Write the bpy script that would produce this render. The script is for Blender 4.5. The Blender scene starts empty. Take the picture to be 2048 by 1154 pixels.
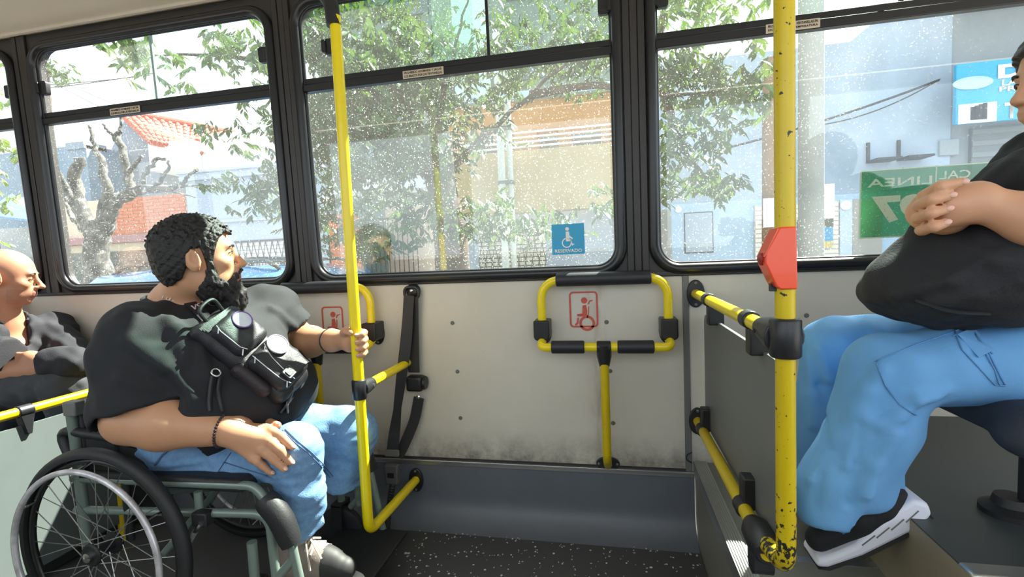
import bpy, math, random
import numpy as np
from mathutils import Vector, Matrix
random.seed(7)
SC = bpy.context.scene
COL = SC.collection
PI = math.pi

# ------------------------------------------------------------------ camera
FPX, CX, CY = 950.0, 1024.0, 577.0            # focal length in pixels of the 2048 x 1154 frame
RIGHT = Vector((0.97916, 0.19861, -0.04249))
DOWN = Vector((-0.02795, -0.07543, -0.99676))
FWD = Vector((-0.20117, 0.97717, -0.06831))
EYE = Vector((0.0, -1.88, 1.12))
cam_data = bpy.data.cameras.new('camera')
cam_data.sensor_width = 36.0
cam_data.sensor_fit = 'HORIZONTAL'
cam_data.lens = FPX / 2048 * 36.0
cam_data.clip_start = 0.02
cam = bpy.data.objects.new('camera', cam_data)
COL.objects.link(cam)
cam.matrix_world = Matrix(((RIGHT.x, -DOWN.x, -FWD.x, EYE.x), (RIGHT.y, -DOWN.y, -FWD.y, EYE.y),
                           (RIGHT.z, -DOWN.z, -FWD.z, EYE.z), (0, 0, 0, 1)))
SC.camera = cam

# ------------------------------------------------------------------ light
world = bpy.data.worlds.new('sky')
SC.world = world
world.use_nodes = True
_bg = world.node_tree.nodes['Background']
_bg.inputs[0].default_value = (0.80, 0.91, 1.0, 1)
_bg.inputs[1].default_value = 2.4
sun_data = bpy.data.lights.new('sun', 'SUN')
sun_data.energy = 32.0
sun_data.angle = math.radians(0.6)
sun_data.color = (1.0, 0.95, 0.86)
sun = bpy.data.objects.new('sun', sun_data)
COL.objects.link(sun)
SUN_DIR = Vector((0.80, 1.0, 1.52)).normalized()      # towards the sun: outside, high, to the right
sun.rotation_euler = SUN_DIR.to_track_quat('Z', 'Y').to_euler()
sun.location = (3, 8, 12)
SC.view_settings.view_transform = 'Standard'
SC.view_settings.look = 'None'
SC.view_settings.exposure = 0.15
SC.view_settings.gamma = 1.0
SC.view_settings.use_curve_mapping = False

# ------------------------------------------------------------------ helpers
def at(px, py, Y):
    """World point at depth Y seen at photograph pixel (px, py)."""
    d = RIGHT * (px - CX) + DOWN * (py - CY) + FWD * FPX
    return EYE + d * ((Y - EYE.y) / d.y)

def tag(o, label=None, cat=None, group=None, kind=None):
    if label: o['label'] = label
    if cat: o['category'] = cat
    if group: o['group'] = group
    if kind: o['kind'] = kind
    return o

def empty(name, loc=(0, 0, 0), rz=0.0, label=None, cat=None, group=None, kind=None):
    o = bpy.data.objects.new(name, None)
    o.empty_display_size = 0.05
    COL.objects.link(o)
    o.location = loc
    o.rotation_euler = (0, 0, rz)
    return tag(o, label, cat, group, kind)

def adopt(o, parent):
    """Parent o keeping its present world placement (parents are never scaled)."""
    bpy_m = parent_matrix(parent)
    o.parent = parent
    o.matrix_parent_inverse = bpy_m.inverted()

def parent_matrix(p):
    m = p.matrix_basis.copy()
    if p.parent:
        m = parent_matrix(p.parent) @ p.matrix_parent_inverse @ m
    return m

def link_mesh(name, me, mat=None, parent=None, smooth=40):
    o = bpy.data.objects.new(name, me)
    COL.objects.link(o)
    if mat is not None:
        for m in (mat if isinstance(mat, (list, tuple)) else [mat]):
            me.materials.append(m)
    if smooth:
        me.shade_smooth()
        if smooth < 180:
            me.set_sharp_from_angle(angle=math.radians(smooth))
    if parent is not None:
        adopt(o, parent)
    return o

class MB:
    """Collects shapes; build() links them as one mesh object."""
    def __init__(s):
        s.v, s.f = [], []
    def add(s, vs, fs):
        n = len(s.v)
        s.v += [tuple(v) for v in vs]
        s.f += [tuple(i + n for i in f) for f in fs]
        return s
    def box(s, lo, hi, M=None):
        x0, y0, z0 = lo; x1, y1, z1 = hi
        vs = [(x0,y0,z0),(x1,y0,z0),(x1,y1,z0),(x0,y1,z0),(x0,y0,z1),(x1,y0,z1),(x1,y1,z1),(x0,y1,z1)]
        if M is not None: vs = [M @ Vector(v) for v in vs]
        return s.add(vs, [(0,3,2,1),(4,5,6,7),(0,1,5,4),(1,2,6,5),(2,3,7,6),(3,0,4,7)])
    def tube(s, pts, r, seg=12, closed=False, caps=True, flat=None):
        """Swept circle; r may be a list; flat=(a,b) gives an elliptic/rect-like section with a fixed up vector."""
        P = [Vector(p) for p in pts]; n = len(P)
        R = r if isinstance(r, (list, tuple)) else [r] * n
        T = []
        for i in range(n):
            a = P[i - 1] if (i > 0 or closed) else P[0]
            b = P[(i + 1) % n] if (i < n - 1 or closed) else P[-1]
            t = (b - a)
            T.append(t.normalized() if t.length > 1e-9 else Vector((0, 0, 1)))
        u = T[0].orthogonal().normalized()
        rings = []
        for i in range(n):
            u = (u - T[i] * u.dot(T[i]))
            u = u.normalized() if u.length > 1e-6 else T[i].orthogonal().normalized()
            w = T[i].cross(u)
            rings.append([P[i] + (u * math.cos(2*PI*k/seg) + w * math.sin(2*PI*k/seg)) * R[i] for k in range(seg)])
        vs = [v for ring in rings for v in ring]; fs = []
        m = n if closed else n - 1
        for i in range(m):
            j = (i + 1) % n
            for k in range(seg):
                l = (k + 1) % seg
                fs.append((i*seg+k, i*seg+l, j*seg+l, j*seg+k))
        if caps and not closed:
            fs.append(tuple(reversed(range(seg))))
            fs.append(tuple((n-1)*seg + k for k in range(seg)))
        return s.add(vs, fs)
    def ribbon(s, pts, width_dir, w, t, normal=None):
        """A strap: rectangular section of width w (along width_dir) and thickness t along pts."""
        P = [Vector(p) for p in pts]; n = len(P)
        W = width_dir if isinstance(width_dir, list) else [width_dir] * n
        ww = w if isinstance(w, (list, tuple)) else [w] * n
        vs, fs = [], []
        for i in range(n):
            tt = (P[min(i+1, n-1)] - P[max(i-1, 0)]).normalized()
            wd = Vector(W[i]); wd = (wd - tt * wd.dot(tt)).normalized()
            nn = tt.cross(wd)
            for a, b in ((-1,-1),(1,-1),(1,1),(-1,1)):
                vs.append(P[i] + wd * (a*ww[i]/2) + nn * (b*t/2))
        for i in range(n - 1):
            for k in range(4):
                l = (k + 1) % 4
                fs.append((i*4+k, i*4+l, i*4+4+l, i*4+4+k))
        fs.append((3,2,1,0)); fs.append(tuple((n-1)*4 + k for k in range(4)))
        return s.add(vs, fs)
    def lathe(s, prof, origin, axis, seg=24, caps=True):
        """prof: list of (radius, height along axis)."""
        o = Vector(origin); a = Vector(axis).normalized(); u = a.orthogonal().normalized(); w = a.cross(u)
        vs, fs = [], []
        for r, h in prof:
            for k in range(seg):
                c = 2*PI*k/seg
                vs.append(o + a*h + (u*math.cos(c) + w*math.sin(c))*r)
        for i in range(len(prof) - 1):
            for k in range(seg):
                l = (k+1) % seg
                fs.append((i*seg+k, i*seg+l, (i+1)*seg+l, (i+1)*seg+k))
        if caps:
            fs.append(tuple(reversed(range(seg))))
            fs.append(tuple((len(prof)-1)*seg + k for k in range(seg)))
        return s.add(vs, fs)
    def prism(s, poly, o, u, v, n, t):
        """Polygon (list of 2-D points) in the plane o + a*u + b*v, thickness t along n."""
        o, u, v, n = Vector(o), Vector(u), Vector(v), Vector(n)
        k = len(poly)
        A = [o + u*a + v*b for a, b in poly]; B = [p + n*t for p in A]
        fs = [tuple(range(k)), tuple(reversed(range(k, 2*k)))]
        fs += [(i, i+k, (i+1) % k + k, (i+1) % k) for i in range(k)]
        return s.add(A + B, fs)
    def frame(s, outer, inner, o, u, v, n, t):
        """Ring between two outlines of equal point count, thickness t along n."""
        o, u, v, n = Vector(o), Vector(u), Vector(v), Vector(n)
        k = len(outer)
        vs = []
        for dn in (0, t):
            vs += [o + u*a + v*b + n*dn for a, b in outer] + [o + u*a + v*b + n*dn for a, b in inner]
        fs = []
        for i in range(k):
            j = (i+1) % k
            fs += [(i, j, k+j, k+i), (2*k+i, 3*k+i, 3*k+j, 2*k+j), (i, 2*k+i, 2*k+j, j), (k+i, k+j, 3*k+j, 3*k+i)]
        return s.add(vs, fs)
    def ball(s, c, r, seg=12, rings=8, M=None):
        c = Vector(c); rr = r if isinstance(r, (tuple, list)) else (r, r, r)
        vs, fs = [], []
        for i in range(rings + 1):
            th = PI * i / rings
            for k in range(seg):
                ph = 2*PI*k/seg
                p = Vector((rr[0]*math.sin(th)*math.cos(ph), rr[1]*math.sin(th)*math.sin(ph), rr[2]*math.cos(th)))
                vs.append(c + (M @ p if M is not None else p))
        for i in range(rings):
            for k in range(seg):
                l = (k+1) % seg
                fs.append((i*seg+k, (i+1)*seg+k, (i+1)*seg+l, i*seg+l))
        return s.add(vs, fs)
    def build(s, name, mat=None, parent=None, smooth=40, bev=0.0, bseg=2):
        import bmesh
        me = bpy.data.meshes.new(name)
        me.from_pydata([tuple(v) for v in s.v], [], s.f)
        bm = bmesh.new(); bm.from_mesh(me)
        bmesh.ops.remove_doubles(bm, verts=bm.verts, dist=1e-6)
        bmesh.ops.recalc_face_normals(bm, faces=bm.faces)
        bm.to_mesh(me); bm.free()
        o = link_mesh(name, me, mat, parent, smooth)
        if bev:
            m = o.modifiers.new('bevel', 'BEVEL'); m.width = bev; m.segments = bseg; m.limit_method = 'ANGLE'
            m.angle_limit = math.radians(40)
        return o

def rrect(w, h, r, n=5, cx=0.0, cy=0.0):
    """Rounded rectangle outline, counter-clockwise; r may be 4 radii (bl, br, tr, tl)."""
    R = r if isinstance(r, (list, tuple)) else [r]*4
    out = []
    for (sx, sy, a0, rr) in ((-1,-1,PI,R[0]),(1,-1,1.5*PI,R[1]),(1,1,0,R[2]),(-1,1,.5*PI,R[3])):
        for k in range(n + 1):
            a = a0 + .5*PI*k/n
            out.append((cx + sx*(w/2-rr) + rr*math.cos(a), cy + sy*(h/2-rr) + rr*math.sin(a)))
    return out

def fillet(pts, r, n=6):
    P = [Vector(p) for p in pts]; out = [P[0]]
    for i in range(1, len(P)-1):
        a, b, c = P[i-1], P[i], P[i+1]
        d1 = (a-b).normalized(); d2 = (c-b).normalized()
        ang = d1.angle(d2)
        if ang > PI - .05: out.append(b); continue
        rr = r[i-1] if isinstance(r, (list, tuple)) else r
        L = min(rr / math.tan(ang/2), (a-b).length*.48, (c-b).length*.48)
        p1, p2 = b + d1*L, b + d2*L
        for k in range(n+1):
            t = k/n
            out.append(p1*(1-t)**2 + b*2*t*(1-t) + p2*t**2)
    out.append(P[-1])
    return out

def smooth_path(pts, n=8):
    P = [Vector(p) for p in pts]; Q = [P[0]*2-P[1]] + P + [P[-1]*2-P[-2]]
    out = []
    for i in range(1, len(Q)-2):
        a, b, c, d = Q[i-1], Q[i], Q[i+1], Q[i+2]
        for k in range(n):
            t = k/n
            out.append(0.5*((b*2) + (c-a)*t + (a*2-b*5+c*4-d)*t*t + (b*3-a-c*3+d)*t**3))
    out.append(P[-1])
    return out

def text(name, s, o, u, v, width, height, mat, parent=None, bold=0.0, lift=0.0006, n=None, solid=True):
    """Flat lettering: string s fitted into width x height on the plane o + a*u + b*v (o = lower left)."""
    cu = bpy.data.curves.new(name, 'FONT')
    cu.body = s; cu.size = 1.0; cu.offset = bold; cu.resolution_u = 3
    tmp = bpy.data.objects.new(name, cu); COL.objects.link(tmp)
    dg = bpy.context.evaluated_depsgraph_get()
    me = bpy.data.meshes.new_from_object(tmp.evaluated_get(dg))
    bpy.data.objects.remove(tmp); bpy.data.curves.remove(cu)
    co = np.empty(len(me.vertices)*3); me.vertices.foreach_get('co', co); co = co.reshape(-1, 3)
    lo, hi = co.min(0), co.max(0)
    o, u, v = Vector(o), Vector(u).normalized(), Vector(v).normalized()
    n = Vector(n) if n is not None else u.cross(v)
    a = (co[:, 0]-lo[0])/(hi[0]-lo[0])*width; b = (co[:, 1]-lo[1])/(hi[1]-lo[1])*height
    w = np.array(o) + np.outer(a, np.array(u)) + np.outer(b, np.array(v)) + np.array(n)*lift
    me.vertices.foreach_set('co', w.ravel().astype(np.float32)); me.update()
    me.materials.clear()
    ob = link_mesh(name, me, mat, parent, smooth=0)
    if solid:
        m = ob.modifiers.new('thickness', 'SOLIDIFY'); m.thickness = 0.0008; m.offset = 0
    return ob

# ------------------------------------------------------------------ materials
def lin(r, g, b):
    return tuple(((c/255)/12.92 if c/255 <= .04045 else ((c/255+.055)/1.055)**2.4) for c in (r, g, b))

def mat(name, col, rough=.6, metal=0.0, var=0.0, vscale=6.0, col2=None, bump=0.0, bscale=60.0, specks=None,
        coat=0.0, sub=0.0, stretch=None, ior=None):
    """Principled material; var mixes in col2 through noise, bump adds fine relief, specks=(colour, scale, threshold)."""
    m = bpy.data.materials.new(name); m.use_nodes = True
    nt = m.node_tree; N = nt.nodes; L = nt.links
    b = N['Principled BSDF']
    b.inputs['Roughness'].default_value = rough
    b.inputs['Metallic'].default_value = metal
    if coat: b.inputs['Coat Weight'].default_value = coat
    if sub:
        b.inputs['Subsurface Weight'].default_value = sub
        b.inputs['Subsurface Radius'].default_value = (.012, .004, .002)
        b.inputs['Subsurface Scale'].default_value = .6
    tc = N.new('ShaderNodeTexCoord')
    src = tc.outputs['Object']
    if stretch:
        mp = N.new('ShaderNodeMapping'); mp.inputs['Scale'].default_value = stretch
        L.new(src, mp.inputs['Vector']); src = mp.outputs['Vector']
    out = None
    if var:
        nz = N.new('ShaderNodeTexNoise'); nz.inputs['Scale'].default_value = vscale; nz.inputs['Detail'].default_value = 6
        nz.inputs['Roughness'].default_value = .62
        L.new(src, nz.inputs['Vector'])
        rp = N.new('ShaderNodeValToRGB'); rp.color_ramp.elements[0].position = .5 - .5*min(1, 1.1-var)*.6
        rp.color_ramp.elements[1].position = .5 + .5*min(1, 1.1-var)*.6
        c2 = col2 if col2 else tuple(c*.6 for c in col)
        rp.color_ramp.elements[0].color = (*c2, 1); rp.color_ramp.elements[1].color = (*col, 1)
        L.new(nz.outputs['Fac'], rp.inputs['Fac'])
        mx = N.new('ShaderNodeMix'); mx.data_type = 'RGBA'
        mx.inputs['Factor'].default_value = min(1, var)
        mx.inputs['A'].default_value = (*col, 1)
        L.new(rp.outputs['Color'], mx.inputs['B'])
        out = mx.outputs['Result']
    if specks:
        sc_, ss, th = specks
        nz = N.new('ShaderNodeTexNoise'); nz.inputs['Scale'].default_value = ss; nz.inputs['Detail'].default_value = 2
        L.new(src, nz.inputs['Vector'])
        rp = N.new('ShaderNodeValToRGB'); rp.color_ramp.elements[0].position = th; rp.color_ramp.elements[1].position = th+.03
        L.new(nz.outputs['Fac'], rp.inputs['Fac'])
        mx = N.new('ShaderNodeMix'); mx.data_type = 'RGBA'
        L.new(rp.outputs['Color'], mx.inputs['Factor'])
        if out is not None: L.new(out, mx.inputs['A'])
        else: mx.inputs['A'].default_value = (*col, 1)
        mx.inputs['B'].default_value = (*sc_, 1)
        out = mx.outputs['Result']
    if out is not None: L.new(out, b.inputs['Base Color'])
    else: b.inputs['Base Color'].default_value = (*col, 1)
    if bump:
        nz = N.new('ShaderNodeTexNoise'); nz.inputs['Scale'].default_value = bscale; nz.inputs['Detail'].default_value = 4
        L.new(src, nz.inputs['Vector'])
        bp = N.new('ShaderNodeBump'); bp.inputs['Strength'].default_value = bump; bp.inputs['Distance'].default_value = .004
        L.new(nz.outputs['Fac'], bp.inputs['Height']); L.new(bp.outputs['Normal'], b.inputs['Normal'])
    return m

def glass_mat(name, tint, refl=.06, haze=0.0, hscale=5.0, speck=0.0, stretch=(1, 1, 1), hcol=(.85, .85, .8)):
    """Thin window glass: see-through, a mirror share by viewing angle, and dust that scatters light."""
    m = bpy.data.materials.new(name); m.use_nodes = True
    nt = m.node_tree; N = nt.nodes; L = nt.links
    for n in list(N): N.remove(n)
    out = N.new('ShaderNodeOutputMaterial')
    tr = N.new('ShaderNodeBsdfTransparent'); tr.inputs[0].default_value = (*tint, 1)
    gl = N.new('ShaderNodeBsdfGlossy'); gl.inputs['Roughness'].default_value = 0.0
    lw = N.new('ShaderNodeLayerWeight'); lw.inputs['Blend'].default_value = .5
    pw = N.new('ShaderNodeMath'); pw.operation = 'POWER'; pw.inputs[1].default_value = 5.0
    L.new(lw.outputs['Facing'], pw.inputs[0])
    mu = N.new('ShaderNodeMath'); mu.operation = 'MULTIPLY_ADD'; mu.inputs[1].default_value = .9; mu.inputs[2].default_value = refl
    L.new(pw.outputs[0], mu.inputs[0])
    m1 = N.new('ShaderNodeMixShader')
    L.new(mu.outputs[0], m1.inputs[0]); L.new(tr.outputs[0], m1.inputs[1]); L.new(gl.outputs[0], m1.inputs[2])
    last = m1
    if haze:
        tc = N.new('ShaderNodeTexCoord'); mp = N.new('ShaderNodeMapping'); mp.inputs['Scale'].default_value = stretch
        L.new(tc.outputs['Object'], mp.inputs['Vector'])
        nz = N.new('ShaderNodeTexNoise'); nz.inputs['Scale'].default_value = hscale; nz.inputs['Detail'].default_value = 8
        nz.inputs['Roughness'].default_value = .7
        L.new(mp.outputs[0], nz.inputs['Vector'])
        rp = N.new('ShaderNodeMapRange'); rp.inputs['From Min'].default_value = .3; rp.inputs['From Max'].default_value = .75
        rp.inputs['To Min'].default_value = haze*.4; rp.inputs['To Max'].default_value = haze*1.6
        L.new(nz.outputs['Fac'], rp.inputs['Value'])
        fac = rp.outputs[0]
        if speck:
            n2 = N.new('ShaderNodeTexNoise'); n2.inputs['Scale'].default_value = 170; n2.inputs['Detail'].default_value = 1
            L.new(tc.outputs['Object'], n2.inputs['Vector'])
            r2 = N.new('ShaderNodeMapRange'); r2.inputs['From Min'].default_value = .68; r2.inputs['From Max'].default_value = .74
            r2.inputs['To Min'].default_value = 0; r2.inputs['To Max'].default_value = speck
            L.new(n2.outputs['Fac'], r2.inputs['Value'])
            ad = N.new('ShaderNodeMath'); ad.operation = 'ADD'
            L.new(fac, ad.inputs[0]); L.new(r2.outputs[0], ad.inputs[1]); fac = ad.outputs[0]
        di = N.new('ShaderNodeBsdfDiffuse'); di.inputs[0].default_value = (.8, .8, .78, 1)
        tl = N.new('ShaderNodeBsdfTranslucent'); tl.inputs[0].default_value = (*hcol, 1); di.inputs[0].default_value = (*(c*.94 for c in hcol), 1)
        m2 = N.new('ShaderNodeMixShader'); m2.inputs[0].default_value = .7
        L.new(di.outputs[0], m2.inputs[1]); L.new(tl.outputs[0], m2.inputs[2])
        m3 = N.new('ShaderNodeMixShader')
        L.new(fac, m3.inputs[0]); L.new(m1.outputs[0], m3.inputs[1]); L.new(m2.outputs[0], m3.inputs[2])
        last = m3
    L.new(last.outputs[0], out.inputs[0])
    return m

def leaf_mat(name, col, col2):
    m = bpy.data.materials.new(name); m.use_nodes = True
    nt = m.node_tree; N = nt.nodes; L = nt.links
    for n in list(N): N.remove(n)
    out = N.new('ShaderNodeOutputMaterial')
    oi = N.new('ShaderNodeTexCoord'); nz = N.new('ShaderNodeTexNoise'); nz.inputs['Scale'].default_value = 3.0
    ge = N.new('ShaderNodeNewGeometry')
    L.new(ge.outputs['Position'], nz.inputs['Vector'])
    mx = N.new('ShaderNodeMix'); mx.data_type = 'RGBA'
    rp = N.new('ShaderNodeMapRange'); rp.inputs['From Min'].default_value = .35; rp.inputs['From Max'].default_value = .65
    L.new(nz.outputs['Fac'], rp.inputs['Value']); L.new(rp.outputs[0], mx.inputs['Factor'])
    mx.inputs['A'].default_value = (*col, 1); mx.inputs['B'].default_value = (*col2, 1)
    di = N.new('ShaderNodeBsdfPrincipled'); di.inputs['Roughness'].default_value = .42
    tl = N.new('ShaderNodeBsdfTranslucent')
    L.new(mx.outputs['Result'], di.inputs['Base Color'])
    mt = N.new('ShaderNodeMix'); mt.data_type = 'RGBA'; mt.inputs['Factor'].default_value = .5
    L.new(mx.outputs['Result'], mt.inputs['A']); mt.inputs['B'].default_value = (.35, .55, .05, 1)
    L.new(mt.outputs['Result'], tl.inputs[0])
    ms = N.new('ShaderNodeMixShader'); ms.inputs[0].default_value = .14
    L.new(di.outputs[0], ms.inputs[1]); L.new(tl.outputs[0], ms.inputs[2]); L.new(ms.outputs[0], out.inputs[0])
    return m

MT = {}
MT['panel'] = mat('wall laminate', lin(214, 208, 196), .5, var=.35, vscale=2.6, col2=lin(176, 168, 154), bump=.05, bscale=220, specks=(lin(120, 105, 90), 95, .76))
MT['ceil'] = mat('ceiling laminate', lin(205, 197, 182), .55, var=.2, vscale=2)
MT['dark'] = mat('dark brown window frame', lin(50, 46, 45), .45, var=.3, vscale=9, col2=lin(36, 33, 33), bump=.05, bscale=90)
MT['rubber'] = mat('black rubber gasket', lin(30, 30, 33), .32, var=.2, vscale=20)
MT['plastic'] = mat('black plastic fitting', lin(34, 34, 37), .38, var=.2, vscale=30, bump=.04, bscale=300)
MT['foam'] = mat('black foam sleeve', lin(36, 36, 42), .5, bump=.08, bscale=400)
MT['yellow'] = mat('yellow enamel', lin(240, 214, 20), .28, var=.12, vscale=14, col2=lin(205, 170, 15), specks=(lin(110, 96, 30), 150, .78), coat=.2)
MT['yellow_worn_shaded'] = mat('worn yellow enamel darkened for shade', lin(212, 184, 16), .34, var=.3, vscale=10, col2=lin(180, 150, 20), specks=(lin(70, 60, 28), 130, .72))  # worn enamel; its base is also darkened to paint in shade
MT['floor'] = mat('dark vinyl floor', lin(74, 73, 72), .48, var=.5, vscale=3, col2=lin(58, 58, 60), bump=.06, bscale=160)
MT['cove'] = mat('blue grey vinyl cove', lin(104, 108, 116), .45, var=.45, vscale=4, col2=lin(84, 88, 96), bump=.04, bscale=200)
MT['grit'] = mat('pale grit', lin(205, 205, 200), .8)
MT['alu'] = mat('aluminium trim', lin(190, 190, 188), .32, .85, var=.3, vscale=12, bump=.05, bscale=150)
MT['chrome'] = mat('bright steel', lin(215, 215, 218), .18, 1.0)
MT['red'] = mat('red stencil paint', lin(196, 76, 60), .6, var=.4, vscale=60, col2=lin(214, 130, 112))
MT['slate'] = mat('slate vinyl', lin(60, 64, 64), .42, var=.3, vscale=5, bump=.05, bscale=140)
MT['greypanel'] = mat('grey laminate board', lin(110, 111, 108), .4, var=.25, vscale=5, col2=lin(94, 96, 95), bump=.03, bscale=160)
MT['white'] = mat('white print', lin(236, 236, 234), .5)
MT['black'] = mat('black print', lin(20, 20, 22), .6)

def grimy_panel(m):
    """Adds rubbed-in dirt along the foot of the wall and a rust streak below the right leaning frame."""
    nt = m.node_tree; N = nt.nodes; L = nt.links; b = N['Principled BSDF']
    src = b.inputs['Base Color'].links[0].from_socket
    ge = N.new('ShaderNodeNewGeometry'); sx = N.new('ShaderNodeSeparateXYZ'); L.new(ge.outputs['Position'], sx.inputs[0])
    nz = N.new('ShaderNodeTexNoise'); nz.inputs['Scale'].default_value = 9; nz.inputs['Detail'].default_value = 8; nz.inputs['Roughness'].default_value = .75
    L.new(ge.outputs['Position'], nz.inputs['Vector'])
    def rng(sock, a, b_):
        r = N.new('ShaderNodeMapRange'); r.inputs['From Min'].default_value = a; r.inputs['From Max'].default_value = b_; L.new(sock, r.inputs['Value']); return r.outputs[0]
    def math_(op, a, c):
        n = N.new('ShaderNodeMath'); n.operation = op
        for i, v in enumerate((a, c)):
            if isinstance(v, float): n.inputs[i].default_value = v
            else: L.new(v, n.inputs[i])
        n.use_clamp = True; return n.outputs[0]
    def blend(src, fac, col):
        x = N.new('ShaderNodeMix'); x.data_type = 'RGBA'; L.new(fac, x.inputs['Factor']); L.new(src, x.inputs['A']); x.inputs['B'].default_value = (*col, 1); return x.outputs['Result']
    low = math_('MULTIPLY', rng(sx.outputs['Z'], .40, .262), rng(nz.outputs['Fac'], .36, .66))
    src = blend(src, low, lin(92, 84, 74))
    dx = math_('ABSOLUTE', math_('ADD', sx.outputs['X'], .055), 0.0)
    n2 = N.new('ShaderNodeTexNoise'); n2.inputs['Scale'].default_value = 30; n2.inputs['Detail'].default_value = 6
    mp = N.new('ShaderNodeMapping'); mp.inputs['Scale'].default_value = (1, 1, .25); L.new(ge.outputs['Position'], mp.inputs[0]); L.new(mp.outputs[0], n2.inputs['Vector'])
    sh = N.new('ShaderNodeMath'); sh.operation = 'ADD'; sh.inputs[1].default_value = .055; L.new(sx.outputs['X'], sh.inputs[0])
    ab = N.new('ShaderNodeMath'); ab.operation = 'ABSOLUTE'; L.new(sh.outputs[0], ab.inputs[0])
    st = math_('MULTIPLY', rng(ab.outputs[0], .05, .0), rng(n2.outputs['Fac'], .45, .75))
    src = blend(src, math_('MULTIPLY', st, .6), lin(140, 104, 84))
    L.new(src, b.inputs['Base Color'])
grimy_panel(MT['panel'])
# ------------------------------------------------------------------ the bus: shell
VX, VZ = Vector((1, 0, 0)), Vector((0, -0.03, 1)).normalized()      # the window band leans slightly inwards
VN = Vector((0, -1, 0))
def lean(x, z, y=0.0):
    return Vector((x, y - 0.03*max(0, z-1.06), z))

def structure(name, mb, m, parent=None, **k):
    o = mb.build(name, m, parent, **k)
    if parent is None: o['kind'] = 'structure'
    return o

w = MB(); w.box((-5, 0, .24), (3.2, .05, 1.03))
wall = structure('wall_window_side', w, MT['panel'])
tag(wall, 'cream laminate wall panel below the bus windows', 'wall')
for px, py in ((905,646),(915,743),(921,836),(1213,644),(1220,742),(1226,846),(637,742),(1613,631),(1130,1000)):
    p = at(px, py, 0)
    if p.z < .3: continue
    m_ = MB(); m_.lathe([(.0085, 0), (.0085, .002), (.006, .0045), (.0, .005)], p, VN, 14)
    m_.build('screw', MT['greypanel'], wall)
s_ = MB(); s_.box((.268, -.006, .26), (.292, .0, 1.03)); structure('trim_1', s_, MT['greypanel'], bev=.003).name = 'trim_1'
s_ = MB(); s_.box((-5, -.010, .238), (.30, 0, .252)).box((-5, -.016, .252), (.30, 0, .262)); structure('trim_2', s_, MT['alu'], bev=.002)
s_ = MB(); s_.box((-5, -.006, .262), (.27, 0, .270)); structure('trim_3', s_, MT['dark'])

# cove between wall and floor
prof = [(-.004, .240), (-.006, .12)]
for k in range(9):
    a = PI + k/8*PI/2
    prof.append((-.11 + .104 - .104*0 + 0*math.cos(a) if False else -.11 + .104*(-math.cos(a)) , .104 + .104*math.sin(a)))
prof = prof[:2] + sorted(prof[2:], key=lambda q: -q[1])
c_ = MB(); vs = []; fs = []
for (y, z) in prof:
    vs += [(-5, y, z), (.30, y, z)]
for i in range(len(prof)-1): fs.append((2*i, 2*i+1, 2*i+3, 2*i+2))
c_.add(vs, fs); structure('baseboard_window_side', c_, MT['cove'], smooth=180)
f_ = MB(); f_.box((-5, -2.45, -.05), (.30, .02, 0)); floor = structure('floor', f_, MT['floor'])
tag(floor, 'dark speckled vinyl bus floor of the wheelchair bay', 'floor')

# loose pale grit on the floor: too fine to count
g_ = MB()
rg = random.Random(3)
for i in range(420):
    x = rg.uniform(-1.0, .29); y = -.10 - abs(rg.gauss(0, .28))
    r = rg.uniform(.0014, .0050)*(1.5 if rg.random() < .1 else 1); a = rg.uniform(0, PI); e = rg.uniform(.3, 1)
    n = rg.choice((4, 5, 6))
    g_.prism([(r*math.cos(2*PI*k/n), r*e*math.sin(2*PI*k/n)) for k in range(n)], (x, y, .0002), (math.cos(a), math.sin(a), 0), (-math.sin(a), math.cos(a), 0), (0,0,1), .0007)
tag(g_.build('floor_grit', MT['grit'], smooth=0), 'pale grit and dust scattered over the dark floor', 'grit', kind='stuff')

# raised platform on the right with its ribbed edge, and the podium under the seat
p_ = MB(); p_.box((.302, -2.45, -.05), (3.2, .02, .297)); structure('floor_platform', p_, mat('platform vinyl', lin(120, 118, 108), .4, var=.4, vscale=4, col2=lin(96, 96, 92), bump=.05, bscale=140))
e_ = MB(); e_.box((.298, -2.45, .255), (.303, 0, .300)).box((.298, -2.45, .297), (.345, 0, .301))
edge = structure('trim_4', e_, MT['alu'])
for k in range(6):
    q = MB(); q.box((.303 + k*.0068, -2.45, .301), (.3062 + k*.0068, 0, .3035)); q.build('rib', MT['alu'], edge)
q = MB(); q.box((.345, -.585, .297), (.66, -.56, .300)); structure('trim_5', q, MT['alu'])
p_ = MB(); p_.prism([(.66, 0.0), (.635, -.90), (3.2, -.90), (3.2, 0.0)], (0, 0, .297), (1,0,0), (0,1,0), (0,0,1), .20)
structure('floor_podium', p_, mat('podium vinyl side', lin(146, 134, 112), .45, var=.35, vscale=3, col2=lin(120, 108, 90)))
p_ = MB(); p_.prism([(.662, 0.0), (.637, -.898), (3.2, -.898), (3.2, 0.0)], (0, 0, .497), (1,0,0), (0,1,0), (0,0,1), .003)
structure('floor_podium_cover', p_, MT['slate'])
q = MB(); q.box((.636, -.905, .478), (3.2, -.862, .503)); structure('trim_6', q, MT['alu'], bev=.006)

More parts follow.
